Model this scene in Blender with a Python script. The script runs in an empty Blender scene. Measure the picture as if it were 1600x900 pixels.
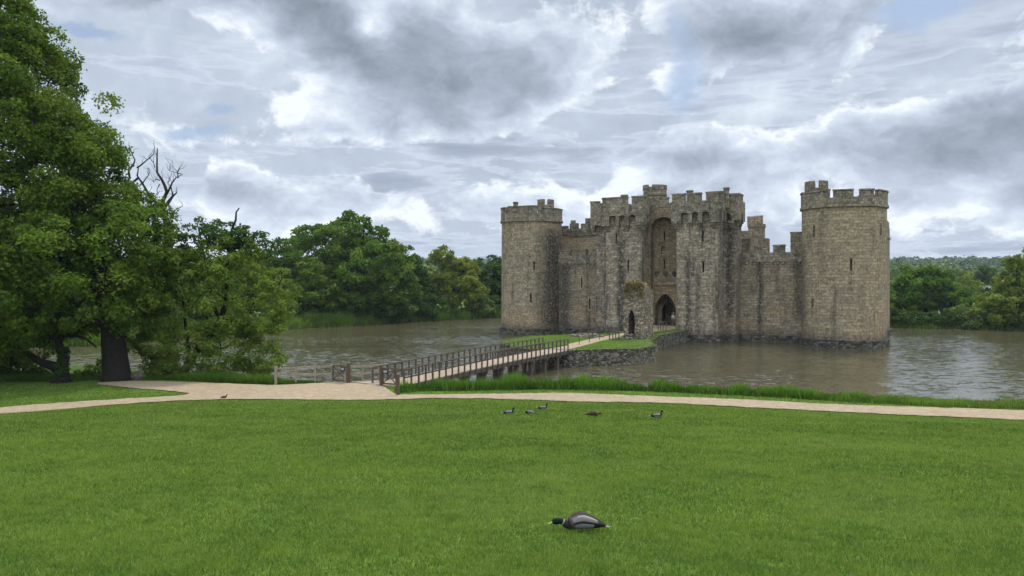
import bpy, bmesh, math, random
import numpy as np
from mathutils import Vector, Matrix, noise as mnoise
from mathutils.geometry import delaunay_2d_cdt
R = math.radians
random.seed(7)
rng = np.random.default_rng(11)
scene = bpy.context.scene
C = scene.collection

# ------------------------------------------------------------------ camera
EYE, FPX, HZ = 7.6, 1180.0, 438.0            # eye height over the water, focal length in px of a 1600 px frame, horizon row
cam_data = bpy.data.cameras.new("camera")
cam = bpy.data.objects.new("camera", cam_data); C.objects.link(cam)
cam.location = (0, 0, EYE); cam.rotation_euler = (R(90), 0, 0)
cam_data.sensor_width = 36.0; cam_data.lens = 36.0 * FPX / 1600.0
cam_data.shift_y = -(450 - HZ) / 1600.0
cam_data.clip_start = 0.1; cam_data.clip_end = 8000
scene.camera = cam
SUN_EL, SUN_AZ = 56.0, 32.0                  # azimuth clockwise from +Y (the way the camera looks)
sun_data = bpy.data.lights.new("sun", 'SUN'); sun_data.energy = 3.0; sun_data.angle = R(6)
sun_data.color = (1.0, 0.95, 0.87)
sun = bpy.data.objects.new("sun", sun_data); C.objects.link(sun)
sd = Vector((math.sin(R(SUN_AZ)) * math.cos(R(SUN_EL)), math.cos(R(SUN_AZ)) * math.cos(R(SUN_EL)), math.sin(R(SUN_EL))))
sun.rotation_euler = sd.to_track_quat('Z', 'Y').to_euler()
sun.location = (0, 0, 60)
vs = scene.view_settings
vs.view_transform = 'Standard'; vs.look = 'None'; vs.exposure = 0.16; vs.gamma = 1.0; vs.use_curve_mapping = False

# ------------------------------------------------------------------ node helper
class NT:
    def __init__(self, tree): self.t = tree; self.n = tree.nodes; self.l = tree.links
    def node(self, typ, **kw):
        x = self.n.new(typ)
        for k, v in kw.items(): setattr(x, k, v)
        return x
    def put(self, sock, v):
        if v is None: return
        if isinstance(v, bpy.types.NodeSocket): self.l.new(v, sock)
        else: sock.default_value = v
    def math(self, op, a, b=None, c=None, clamp=False):
        x = self.node('ShaderNodeMath', operation=op, use_clamp=clamp)
        self.put(x.inputs[0], a); self.put(x.inputs[1], b); self.put(x.inputs[2], c); return x.outputs[0]
    def vmath(self, op, a, b=None, scale=None):
        x = self.node('ShaderNodeVectorMath', operation=op)
        self.put(x.inputs[0], a); self.put(x.inputs[1], b)
        if scale is not None: self.put(x.inputs[3], scale)
        return x.outputs['Value' if op in ('DOT_PRODUCT', 'LENGTH', 'DISTANCE') else 'Vector']
    def sep(self, v): x = self.node('ShaderNodeSeparateXYZ'); self.put(x.inputs[0], v); return x.outputs
    def comb(self, x=0., y=0., z=0.):
        c = self.node('ShaderNodeCombineXYZ')
        for i, v in enumerate((x, y, z)): self.put(c.inputs[i], v)
        return c.outputs[0]
    def noise(self, vec, scale=1., detail=4., rough=.5, dist=0., color=False):
        x = self.node('ShaderNodeTexNoise'); self.put(x.inputs['Vector'], vec)
        self.put(x.inputs['Scale'], scale); self.put(x.inputs['Detail'], detail); self.put(x.inputs['Roughness'], rough); self.put(x.inputs['Distortion'], dist)
        return x.outputs['Color' if color else 'Fac']
    def mix(self, f, a, b, blend='MIX'):
        x = self.node('ShaderNodeMix', data_type='RGBA', blend_type=blend); x.clamp_factor = True
        self.put(x.inputs[0], f); self.put(x.inputs[6], c4(a)); self.put(x.inputs[7], c4(b)); return x.outputs[2]
    def ramp(self, f, lo, hi, a=0., b=1., smooth=True):
        x = self.node('ShaderNodeMapRange', interpolation_type='SMOOTHSTEP' if smooth else 'LINEAR')
        x.clamp = True
        self.put(x.inputs['Value'], f); self.put(x.inputs['From Min'], lo); self.put(x.inputs['From Max'], hi)
        self.put(x.inputs['To Min'], a); self.put(x.inputs['To Max'], b); return x.outputs[0]
    def mapping(self, vec, scale=(1, 1, 1), loc=(0, 0, 0), rot=(0, 0, 0)):
        x = self.node('ShaderNodeMapping'); self.put(x.inputs[0], vec)
        x.inputs['Scale'].default_value = scale; x.inputs['Location'].default_value = loc; x.inputs['Rotation'].default_value = rot; return x.outputs[0]
    def bump(self, h, strength=.5, dist=.05, normal=None):
        x = self.node('ShaderNodeBump'); self.put(x.inputs['Strength'], strength); self.put(x.inputs['Distance'], dist); self.put(x.inputs['Height'], h)
        if normal is not None: self.put(x.inputs['Normal'], normal)
        return x.outputs[0]
def c4(v):
    if isinstance(v, (tuple, list)) and len(v) == 3: return (v[0], v[1], v[2], 1.)
    return v

# ------------------------------------------------------------------ world: daylight sky under broken cloud
world = bpy.data.worlds.new("World"); scene.world = world; world.use_nodes = True
w = NT(world.node_tree)
for n in list(w.n): w.n.remove(n)
sky = w.node('ShaderNodeTexSky', sky_type='NISHITA'); sky.sun_disc = False
sky.sun_elevation = R(SUN_EL); sky.sun_rotation = R(SUN_AZ); sky.altitude = 20; sky.dust_density = 1.0; sky.ozone_density = 1.2
tc = w.node('ShaderNodeTexCoord')
d = w.vmath('NORMALIZE', tc.outputs['Generated'])
dx, dy, dz = w.sep(d)
# cloud texture lives on the direction sphere, flattened so that clouds are wider than tall
def field(off, flat=1.5, sc=4.6, det=13., rough=.60, seed=(1.7, .4, 2.3)):
    q = w.vmath('ADD', w.mapping(d, (1, 1, flat), (0, 0, off * flat)), seed)
    wv = w.vmath('SCALE', w.vmath('SUBTRACT', w.noise(q, 5.0, 5., .55, 0., color=True), (.5, .5, .5)), scale=.15)
    return w.math('SUBTRACT', w.noise(w.vmath('ADD', q, wv), sc, det, rough, 0.), .5)
FA = field(0.); FAu = field(.030)
n_mid = w.math('ADD', field(0., 1.6, 9., 8., .6, (5.2, 1.3, 4.4)), .5)
wrp = w.noise(w.mapping(d, (1, 1, 1.8)), 7., 8., .6, 0., color=True)
wrp = w.vmath('SUBTRACT', wrp, (.5, .5, .5))
dw = w.vmath('ADD', d, w.vmath('SCALE', wrp, scale=.09))
wx, wy, wz = w.sep(dw)
az = w.math('ARCTAN2', wx, wy)
el = w.math('ARCSINE', w.math('MINIMUM', w.math('MAXIMUM', wz, -1.), 1.))
def blob(px, py, rx, ry, amp):
    a0 = math.atan((px - 800) / FPX); e0 = math.atan((HZ - py) / FPX * math.cos(a0))
    sx, sy = rx / FPX, ry / FPX
    u = w.math('MULTIPLY', w.math('SUBTRACT', az, a0), 1 / sx)
    v = w.math('MULTIPLY', w.math('SUBTRACT', el, e0), 1 / sy)
    r2 = w.math('ADD', w.math('MULTIPLY', u, u), w.math('MULTIPLY', v, v))
    return w.math('MULTIPLY', w.math('EXPONENT', w.math('MULTIPLY', r2, -1.)), amp)
def total(lst):
    s = None
    for b in lst:
        x = blob(*b); s = x if s is None else w.math('ADD', s, x)
    return s
# thick cloud bellies (darker) and thin places (lighter)
dark = total([(400, 5, 330, 60, .55), (640, 110, 210, 75, .62), (720, 180, 170, 45, .42), (930, 100, 110, 60, .25), (1200, 45, 150, 60, .75), (1300, 80, 90, 45, .2),
              (1330, 240, 330, 70, .42), (1560, 200, 120, 70, .35), (1100, 245, 180, 28, .25), (480, 310, 260, 26, .28), (800, 340, 300, 30, .3), (1450, 320, 200, 22, .3), (230, 270, 90, 40, .2),
              (200, 130, 130, 70, -.2), (380, 110, 60, 50, -.22), (590, 38, 32, 28, -.5), (785, 20, 60, 35, -.55), (960, 140, 60, 60, -.45), (1010, 80, 45, 60, -.3), (990, 175, 70, 25, -.3), (1150, 175, 150, 30, -.35),
              (1500, 110, 130, 45, -.5), (1410, 60, 60, 40, -.3), (330, 245, 140, 24, -.3), (640, 255, 120, 22, -.28), (900, 232, 150, 14, -.25), (1470, 385, 160, 24, -.35), (700, 385, 200, 22, -.2), (1500, 30, 70, 30, -.4)])
holes = total([(125, 62, 48, 14, 1.), (1450, 8, 60, 22, 1.1), (1080, 120, 36, 55, .75), (350, 172, 30, 10, .75), (305, 208, 55, 10, .75), (1060, 30, 20, 40, .5), (-260, 150, 120, 60, .8), (1900, 90, 160, 70, .8)])
def ramp_col(fac, cols):
    cr = w.node('ShaderNodeValToRGB'); w.put(cr.inputs[0], fac)
    while len(cr.color_ramp.elements) < len(cols): cr.color_ramp.elements.new(.5)
    for e, (p, c) in zip(cr.color_ramp.elements, cols): e.position = p; e.color = (*c, 1)
    return cr.outputs['Color']
# high thin layer
hi = w.math('ADD', w.math('MULTIPLY', n_mid, .9), w.math('MULTIPLY', field(0., 2.6, 2.2, 6., .5, (8., 3., 1.)), .9))
base = ramp_col(w.ramp(hi, .12, .9, 0., 1., smooth=False), [(0., (.78, .85, .93)), (.36, (.50, .575, .68)), (1., (.30, .36, .45))])
# small flat-bottomed cumulus crowding towards the horizon
inv = w.math('DIVIDE', 1., w.math('ADD', w.math('MAXIMUM', dz, 0.), .10))
pv = w.comb(w.math('MULTIPLY', dx, inv), w.math('MULTIPLY', dy, inv), w.math('MULTIPLY', dz, 14.))
pv = w.vmath('ADD', pv, w.vmath('SCALE', w.vmath('SUBTRACT', w.noise(pv, 2.2, 5., .55, 0., color=True), (.5, .5, .5)), scale=.35))
fc = w.math('SUBTRACT', w.noise(pv, 1.25, 10., .58, 0.), .47)
lowc = ramp_col(w.ramp(fc, 0., .22, 0., 1., smooth=False), [(0., (.86, .92, 1.0)), (.22, (.57, .64, .76)), (.6, (.36, .42, .53)), (1., (.28, .33, .43))])
cl0 = w.mix(w.math('MULTIPLY', w.ramp(fc, .0, .05), w.ramp(dz, .36, .22, .0, .7)), base, lowc)
# the heavy cumulus: crisp lit rim, grey belly
fb = w.math('ADD', w.math('MULTIPLY', FA, 2.3), w.math('SUBTRACT', w.math('MULTIPLY', dark, .82), .015))
rim = w.math('MULTIPLY', w.math('SUBTRACT', FA, FAu), 2.6)          # + where the cloud thins upwards: its lit top
inner = w.ramp(w.math('SUBTRACT', w.math('MULTIPLY', fb, 1.), rim), -.02, .95, 0., 1., smooth=False)
heavy = ramp_col(inner, [(0., (.86, .91, .98)), (.12, (.68, .75, .85)), (.30, (.52, .59, .70)), (.52, (.38, .44, .53)), (.78, (.27, .315, .385)), (1., (.205, .24, .295))])
cr_out = w.mix(w.ramp(fb, -.03, .14), cl0, heavy)
# overcast is brighter overhead; raised further here, out of view, as added light
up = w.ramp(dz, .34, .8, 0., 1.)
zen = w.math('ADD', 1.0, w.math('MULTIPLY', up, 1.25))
back = w.ramp(dy, .25, -.5, 1.0, 1.7)          # cloud faces opposite the sun, raised out of view to light the castle
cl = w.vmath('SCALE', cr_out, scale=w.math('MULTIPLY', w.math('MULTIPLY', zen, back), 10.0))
blue = w.vmath('SCALE', sky.outputs['Color'], scale=1.0)
blue = w.mix(.55, blue, (3.6, 4.7, 6.6))
hf = w.ramp(w.math('ADD', holes, w.math('MULTIPLY', w.math('SUBTRACT', n_mid, .5), 1.2)), .2, .85, 0., .85)
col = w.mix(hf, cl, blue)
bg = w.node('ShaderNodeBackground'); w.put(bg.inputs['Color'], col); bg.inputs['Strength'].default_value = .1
wo = w.node('ShaderNodeOutputWorld'); w.l.new(bg.outputs[0], wo.inputs[0])
world.cycles.sampling_method = 'MANUAL'; world.cycles.sample_map_resolution = 1024

# ------------------------------------------------------------------ materials
def mat(name):
    m = bpy.data.materials.new(name); m.use_nodes = True
    nt = NT(m.node_tree)
    for n in list(nt.n): nt.n.remove(n)
    out = nt.node('ShaderNodeOutputMaterial'); p = nt.node('ShaderNodeBsdfPrincipled'); nt.l.new(p.outputs[0], out.inputs[0])
    p.inputs['Specular IOR Level'].default_value = .25
    return m, nt, p, out
def simple(name, col, rough=.8, var=.25, scale=6., bump=.0, metal=0., spec=.25):
    m, t, p, o = mat(name)
    co = t.node('ShaderNodeTexCoord').outputs['Object']
    n = t.noise(co, scale, 6., .6)
    c = t.mix(t.ramp(n, .3, .7), tuple(x * (1 - var) for x in col), tuple(min(1, x * (1 + var)) for x in col))
    t.put(p.inputs['Base Color'], c); p.inputs['Roughness'].default_value = rough; p.inputs['Metallic'].default_value = metal; p.inputs['Specular IOR Level'].default_value = spec
    if bump: t.put(p.inputs['Normal'], t.bump(n, .6, bump))
    return m

def stone(name, a=(.36, .30, .20), b=(.215, .18, .125), mortar=(.12, .1, .075), row=.34, wide=.8, streaks=(), grime=.5, lichen=.4, warm=0., contrast=(.40, 1.48)):
    """coursed, weathered sandstone. UV is metres along the wall and height; object space is the castle's own frame."""
    m, t, p, o = mat(name)
    uv = t.node('ShaderNodeUVMap').outputs[0]
    ob = t.node('ShaderNodeTexCoord').outputs['Object']
    wob = t.vmath('SCALE', t.vmath('SUBTRACT', t.noise(uv, .9, 3., .6, color=True), (.5, .5, .5)), scale=.16)
    wob2 = t.vmath('MULTIPLY', t.vmath('SUBTRACT', t.noise(uv, 3.1, 3., .6, color=True), (.5, .5, .5)), (.34, .10, 0))
    q = t.vmath('ADD', t.vmath('ADD', uv, wob), wob2)
    br = t.node('ShaderNodeTexBrick'); t.put(br.inputs['Vector'], q); br.offset = .5; br.squash = 1.0
    br.inputs['Scale'].default_value = 1.; br.inputs['Mortar Size'].default_value = .022; br.inputs['Mortar Smooth'].default_value = .45
    br.inputs['Brick Width'].default_value = wide; br.inputs['Row Height'].default_value = row; br.inputs['Bias'].default_value = -.1
    br.inputs['Color1'].default_value = (1, 1, 1, 1); br.inputs['Color2'].default_value = (0, 0, 0, 1); br.inputs['Mortar'].default_value = (.5, .5, .5, 1)
    tone = t.sep(br.outputs['Color'])[0]; mort = br.outputs['Fac']
    n1 = t.noise(ob, .35, 6., .62); n2 = t.noise(ob, 2.6, 8., .7); n3 = t.noise(ob, 9., 6., .7)
    f = t.math('ADD', t.math('MULTIPLY', tone, .38), t.math('ADD', t.math('MULTIPLY', n1, .6), t.math('MULTIPLY', n2, .75)))
    c = t.mix(t.ramp(f, .66, 1.2), b, a)
    # warmer bands of newer stone
    z = t.sep(ob)[2]
    wm = t.math('MULTIPLY', t.ramp(t.noise(t.mapping(ob, (.12, .12, .5), (4, 9, 2)), 1., 4., .6), .45, .68), t.ramp(z, 8., 2., .15, .75))
    c = t.mix(wm, c, (.37, .265, .155))
    c = t.mix(t.math('MULTIPLY', t.ramp(n3, .58, .75), .55), c, (.48, .43, .34))
    c = t.mix(t.math('MULTIPLY', t.ramp(t.noise(t.vmath('ADD', ob, (5, 5, 5)), 5.5, 7., .75), .52, .66), .65), c, (.085, .075, .06))
    # run-off stains, long in height
    st = t.noise(t.mapping(ob, (.85, .85, .10)), 1.1, 7., .7, .3)
    g = t.math('MULTIPLY', t.ramp(st, .50, .68), grime)
    for (s0, wd, z0, z1, amt) in streaks:
        sx = t.sep(ob)[0]
        e = t.math('DIVIDE', t.math('ABSOLUTE', t.math('SUBTRACT', t.math('ADD', sx, t.math('MULTIPLY', t.math('SUBTRACT', st, .5), 1.6)), s0)), wd)
        k_ = t.math('MULTIPLY', t.ramp(e, 1.45, .1), t.math('MULTIPLY', t.ramp(z, z0 - 1.5, z0 + .8), t.ramp(z, z1 + .8, z1 - 1.5)))
        k_ = t.math('MULTIPLY', k_, t.ramp(t.noise(ob, 3.8, 7., .75), .36, .58, .25, 1.))
        g = t.math('MAXIMUM', g, t.math('MULTIPLY', k_, amt))
    c = t.mix(g, c, (.034, .032, .028))
    li = t.math('MULTIPLY', t.ramp(t.noise(ob, 1.7, 8., .75, .4), .56, .68), lichen)
    c = t.mix(li, c, (.42, .42, .36))
    # black crust just under the copings and at the water line
    cr_ = t.math('MULTIPLY', t.ramp(z, 2.2, .3), t.ramp(n2, .25, .6, .35, 1.))
    c = t.mix(t.math('MULTIPLY', cr_, .8), c, (.05, .046, .038))
    c = t.mix(t.math('MULTIPLY', t.math('MULTIPLY', mort, t.ramp(n2, .35, .62, .2, 1.)), .5), c, mortar)
    c = t.vmath('SCALE', c, scale=t.ramp(t.noise(ob, 3.4, 10., .82), .36, .64, contrast[0], contrast[1], smooth=False))
    c = t.vmath('MULTIPLY', c, (.98, .95, .90))
    t.put(p.inputs['Base Color'], c); p.inputs['Roughness'].default_value = .93; p.inputs['Specular IOR Level'].default_value = .15
    h = t.math('ADD', t.math('MULTIPLY', t.math('SUBTRACT', 1., mort), .7), t.math('ADD', t.math('MULTIPLY', tone, .25), t.math('MULTIPLY', n3, .8)))
    t.put(p.inputs['Normal'], t.bump(h, .9, .05))
    return m

def rubble(name, a=(.27, .235, .18), b=(.06, .055, .045), moss=.4, scale=3.2):
    m, t, p, o = mat(name)
    ob = t.node('ShaderNodeTexCoord').outputs['Object']
    q = t.vmath('ADD', t.mapping(ob, (1, 1, 1.7)), t.vmath('SCALE', t.noise(ob, 2., 3., .5, color=True), scale=.35))
    v = t.node('ShaderNodeTexVoronoi'); t.put(v.inputs['Vector'], q); v.inputs['Scale'].default_value = scale
    v2 = t.node('ShaderNodeTexVoronoi', feature='DISTANCE_TO_EDGE'); t.put(v2.inputs['Vector'], q); v2.inputs['Scale'].default_value = scale
    r = t.sep(v.outputs['Color'])[0]
    n = t.noise(ob, 3., 8., .7)
    c = t.mix(t.ramp(t.math('ADD', t.math('MULTIPLY', r, .6), n), .5, 1.15), b, a)
    c = t.mix(t.math('MULTIPLY', t.ramp(v2.outputs['Distance'], .07, .0), t.ramp(n, .4, .6, .1, .8)), c, (.03, .028, .022))
    c = t.vmath('SCALE', c, scale=t.ramp(t.noise(ob, 7., 8., .8), .34, .66, .5, 1.55, smooth=False))
    c = t.mix(t.math('MULTIPLY', t.ramp(t.noise(ob, .9, 7., .7), .48, .62), moss), c, (.06, .075, .022))
    z = t.sep(ob)[2]
    t.put(p.inputs['Base Color'], c); p.inputs['Roughness'].default_value = .95; p.inputs['Specular IOR Level'].default_value = .15
    t.put(p.inputs['Normal'], t.bump(t.math('ADD', t.ramp(v2.outputs['Distance'], 0., .2), t.math('MULTIPLY', n, .6)), 1., .09))
    return m

def leafmat(name, dark, light, yellow=None, trans=.35):
    m, t, p, o = mat(name)
    at = t.node('ShaderNodeAttribute', attribute_name='tint').outputs['Color']
    r, g, b_ = t.sep(at)
    c = t.mix(r, dark, light)
    if yellow: c = t.mix(g, c, yellow)
    t.put(p.inputs['Base Color'], c); p.inputs['Roughness'].default_value = .7; p.inputs['Specular IOR Level'].default_value = .1
    tr = t.node('ShaderNodeBsdfTranslucent'); t.put(tr.inputs['Color'], t.mix(.5, c, t.vmath('MULTIPLY', c, (1.6, 1.7, .7))))
    mx = t.node('ShaderNodeMixShader'); mx.inputs[0].default_value = trans
    t.l.new(p.outputs[0], mx.inputs[1]); t.l.new(tr.outputs[0], mx.inputs[2]); t.l.new(mx.outputs[0], o.inputs[0])
    return m

M = {}
M['tower_left'] = stone('weathered_stone_a', streaks=[(4.1, 1.2, 1, 15, 1.), (3.0, .5, 5, 15, .5)], grime=.55)
M['tower_right'] = stone('weathered_stone_b', a=(.375, .31, .2), b=(.235, .195, .135), streaks=[(37.6, .7, 2, 12, .6), (40.2, .5, 8, 16, .4)], grime=.5, lichen=.25, row=.36, wide=.95)
M['curtain'] = stone('weathered_stone_c', a=(.33, .27, .185), b=(.17, .145, .105), streaks=[(5.3, 1.2, 1, 11, .9), (32.4, .45, 1, 11.5, 1.), (36.9, .6, 3, 11, .8)], grime=.75)
M['gate'] = stone('weathered_stone_d', contrast=(.32, 1.6), a=(.36, .305, .225), b=(.165, .145, .115), streaks=[(15.75, .7, -1, 13.8, 1.), (24.6, .5, -1, 12, .9), (25.9, .4, 1, 9, .7), (29.2, .75, 3, 16.5, 1.), (27.9, .25, 1, 8, .5)], grime=.75, lichen=.75)
M['recess'] = stone('weathered_stone_e', a=(.31, .235, .15), b=(.165, .13, .088), streaks=[(18.9, .35, 5, 13, .6)], grime=.5, lichen=.2)
M['warm'] = stone('pale_inner_stone', a=(.44, .36, .235), b=(.32, .265, .18), grime=.2, lichen=.3)
M['parapet'] = stone('lichened_stone', a=(.31, .27, .2), b=(.135, .12, .092), grime=.7, lichen=.6, row=.3, wide=.6)
M['plinth'] = rubble('wet_plinth_stone', a=(.14, .125, .1), b=(.035, .032, .028), moss=.3, scale=2.2)
M['island'] = rubble('mossy_rubble_stone', a=(.25, .215, .165), b=(.05, .045, .038), moss=.55)
M['ruin'] = rubble('ruin_stone', a=(.46, .39, .28), b=(.16, .125, .085), moss=.15, scale=5.0)
M['moss'] = simple('golden_moss', (.20, .145, .045), .95, .6, 5., .08)
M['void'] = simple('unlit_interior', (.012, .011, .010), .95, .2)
M['door'] = simple('old_red_brown_door_wood', (.15, .065, .03), .8, .4, 3.)
M['iron'] = simple('dark_iron', (.03, .03, .032), .6, .3, 8., 0., .6)
M['oak'] = simple('weathered_dark_oak', (.085, .068, .052), .85, .4, 14., .004)
M['oak_light'] = simple('weathered_pale_oak', (.24, .20, .14), .85, .35, 14., .004)
M['oak_red'] = simple('reddish_oak', (.095, .060, .040), .8, .35, 12., .004)
M['signpanel'] = simple('black_notice_panel', (.02, .02, .024), .5, .1)
M['signpaper'] = simple('grey_notice_face', (.30, .29, .30), .5, .25, 30.)
M['bark'] = simple('dark_bark', (.015, .012, .009), .95, .5, 9., .04)
M['bark_grey'] = simple('dead_grey_bark', (.040, .033, .029), .95, .4, 9., .02)
M['boulder'] = simple('grey_boulder', (.085, .072, .055), .95, .4, 5., .05)

M['rim'] = rubble('pale_rim_stone', a=(.36, .31, .22), b=(.16, .135, .09), moss=.45, scale=4.)
# ------------------------------------------------------------------ mesh and object helpers
def tag(o, label=None, cat=None, group=None, kind=None):
    if label: o['label'] = label
    if cat: o['category'] = cat
    if group: o['group'] = group
    if kind: o['kind'] = kind
    return o
def empty(name, loc=(0, 0, 0), rz=0., label=None, cat=None, group=None):
    o = bpy.data.objects.new(name, None); C.objects.link(o); o.location = loc; o.rotation_euler = (0, 0, rz); o.empty_display_size = .3
    return tag(o, label, cat, group)
def link(name, me, mats, parent=None):
    o = bpy.data.objects.new(name, me); C.objects.link(o)
    for m in (mats if isinstance(mats, (list, tuple)) else [mats]): me.materials.append(m)
    if parent is not None: o.parent = parent
    return o
class MB:
    def __init__(self): self.bm = bmesh.new()
    def box(self, x0, x1, y0, y1, z0, z1, mi=0, jit=0.):
        j = lambda: random.uniform(-jit, jit)
        v = [self.bm.verts.new((x + j(), y + j(), z + j())) for z in (z0, z1) for y in (y0, y1) for x in (x0, x1)]
        for f in ((0, 2, 3, 1), (4, 5, 7, 6), (0, 1, 5, 4), (2, 6, 7, 3), (0, 4, 6, 2), (1, 3, 7, 5)):
            self.bm.faces.new([v[i] for i in f]).material_index = mi
        return self
    def obox(self, a, b, w, h, mi=0, up=Vector((0, 0, 1))):
        """bar from a to b, w wide and h high, centred"""
        a, b = Vector(a), Vector(b); dr = (b - a).normalized()
        s = dr.cross(up)
        if s.length < 1e-3: s = dr.cross(Vector((0, 1, 0)))
        s.normalize(); u = s.cross(dr)
        r = []
        for p in (a, b):
            for i, j in ((-1, -1), (1, -1), (1, 1), (-1, 1)): r.append(self.bm.verts.new(p + s * (i * w / 2) + u * (j * h / 2)))
        for k in range(4): self.bm.faces.new((r[k], r[(k + 1) % 4], r[4 + (k + 1) % 4], r[4 + k])).material_index = mi
        self.bm.faces.new(r[3::-1]).material_index = mi; self.bm.faces.new(r[4:]).material_index = mi
        return self
    def prism(self, pts, z0, z1, mi=0, top_mi=None):
        """upright prism over a plan outline"""
        lo = [self.bm.verts.new((x, y, z0)) for x, y in pts]; hi = [self.bm.verts.new((x, y, z1)) for x, y in pts]
        n = len(pts)
        for k in range(n): self.bm.faces.new((lo[k], lo[(k + 1) % n], hi[(k + 1) % n], hi[k])).material_index = mi
        self.bm.faces.new(lo[::-1]).material_index = mi; self.bm.faces.new(hi).material_index = mi if top_mi is None else top_mi
        return self
    def panel(self, outline, frame, thick, mi=0):
        """outline in (a, z) pushed 'thick' along the frame normal; frame = origin, a-axis, normal"""
        o, ax, nn = (Vector(q) for q in frame)
        f0 = [self.bm.verts.new(o + ax * a + Vector((0, 0, z))) for a, z in outline]
        f1 = [self.bm.verts.new(o + ax * a + Vector((0, 0, z)) + nn * thick) for a, z in outline]
        n = len(outline)
        for k in range(n): self.bm.faces.new((f0[k], f0[(k + 1) % n], f1[(k + 1) % n], f1[k])).material_index = mi
        self.bm.faces.new(f0[::-1]).material_index = mi; self.bm.faces.new(f1).material_index = mi
        return self
    def cyl(self, cx, cy, z0, z1, r, seg=48, r2=None, mi=0, cap=True):
        r2 = r if r2 is None else r2
        a = [self.bm.verts.new((cx + r * math.cos(2 * math.pi * k / seg), cy + r * math.sin(2 * math.pi * k / seg), z0)) for k in range(seg)]
        b = [self.bm.verts.new((cx + r2 * math.cos(2 * math.pi * k / seg), cy + r2 * math.sin(2 * math.pi * k / seg), z1)) for k in range(seg)]
        for k in range(seg): self.bm.faces.new((a[k], a[(k + 1) % seg], b[(k + 1) % seg], b[k])).material_index = mi
        if cap: self.bm.faces.new(a[::-1]).material_index = mi; self.bm.faces.new(b).material_index = mi
        return self
    def arc(self, cx, cy, r0, r1, p0, p1, z0, z1, mi=0, step=7.5, jit=0.):
        """sector of a ring wall between angles p0..p1 in degrees"""
        n = max(1, int(abs(p1 - p0) / step)); full = abs(p1 - p0) >= 359.9
        rows = []
        for k in range(n + (0 if full else 1)):
            a = R(p0 + (p1 - p0) * k / n)
            c, s = math.cos(a), math.sin(a); zz = z1 + random.uniform(-jit, jit)
            rows.append([self.bm.verts.new((cx + rr * c, cy + rr * s, z)) for rr, z in ((r0, z0), (r1, z0), (r1, zz), (r0, zz))])
        m = len(rows)
        for k in range(m if full else m - 1):
            A, B = rows[k], rows[(k + 1) % m]
            for i in range(4): self.bm.faces.new((A[i], A[(i + 1) % 4], B[(i + 1) % 4], B[i])).material_index = mi
        if not full:
            self.bm.faces.new(rows[0][::-1]).material_index = mi; self.bm.faces.new(rows[-1]).material_index = mi
        return self
    def tube(self, pts, radii, seg=7, mi=0, cap=True):
        rows = []; prev = Vector((.3, .9, .2))
        for i, p in enumerate(pts):
            p = Vector(p); q = Vector(pts[min(i + 1, len(pts) - 1)]); o = Vector(pts[max(i - 1, 0)])
            dr = (q - o).normalized(); s = dr.cross(prev)
            if s.length < 1e-3: s = dr.cross(Vector((1, 0, 0)))
            s.normalize(); u = s.cross(dr).normalized(); prev = u.cross(s) * 0 + u
            prev = Vector((.3, .9, .2)) if abs(dr.dot(Vector((.3, .9, .2)))) < .95 else Vector((1, 0, 0))
            rows.append([self.bm.verts.new(p + (s * math.cos(2 * math.pi * k / seg) + u * math.sin(2 * math.pi * k / seg)) * radii[i]) for k in range(seg)])
        for A, B in zip(rows, rows[1:]):
            for k in range(seg):
                f = self.bm.faces.new((A[k], A[(k + 1) % seg], B[(k + 1) % seg], B[k])); f.material_index = mi; f.smooth = True
        if cap: self.bm.faces.new(rows[0][::-1]).material_index = mi; self.bm.faces.new(rows[-1]).material_index = mi
        return self
    def mesh(self, name):
        bmesh.ops.recalc_face_normals(self.bm, faces=self.bm.faces)
        me = bpy.data.meshes.new(name); self.bm.to_mesh(me); self.bm.free(); return me
    def build(self, name, mats, parent=None): return link(name, self.mesh(name), mats, parent)

def cut(o, cutter_mb):
    """take the openings out of o's mesh for good"""
    cm = cutter_mb.mesh('cutter'); co = bpy.data.objects.new('cutter', cm); C.objects.link(co)
    if o.parent: co.parent = o.parent
    md = o.modifiers.new('b', 'BOOLEAN'); md.object = co; md.operation = 'DIFFERENCE'; md.solver = 'EXACT'
    dg = bpy.context.evaluated_depsgraph_get(); dg.update()
    ne = bpy.data.meshes.new_from_object(o.evaluated_get(dg))
    o.modifiers.remove(md); old = o.data; o.data = ne; bpy.data.meshes.remove(old)
    bpy.data.objects.remove(co); bpy.data.meshes.remove(cm)
def stone_uv(o, cyl=None):
    """UV in metres: along the wall and up"""
    me = o.data
    uvl = me.uv_layers.get('UVMap') or me.uv_layers.new(name='UVMap')
    for p in me.polygons:
        n = p.normal
        for li in p.loop_indices:
            v = me.vertices[me.loops[li].vertex_index].co
            if cyl is not None:
                cx, cy, r = cyl
                a = math.atan2(v.y - cy, v.x - cx)
                ac = math.atan2(p.center.y - cy, p.center.x - cx)
                if a - ac > math.pi: a -= 2 * math.pi
                if a - ac < -math.pi: a += 2 * math.pi
                u = (a * r, v.z) if abs(n.z) < .7 else (v.x, v.y)
            elif abs(n.z) > .7: u = (v.x, v.y)
            elif abs(n.x) > abs(n.y): u = (v.y + .37, v.z)
            else: u = (v.x, v.z)
            uvl.data[li].uv = u
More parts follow.
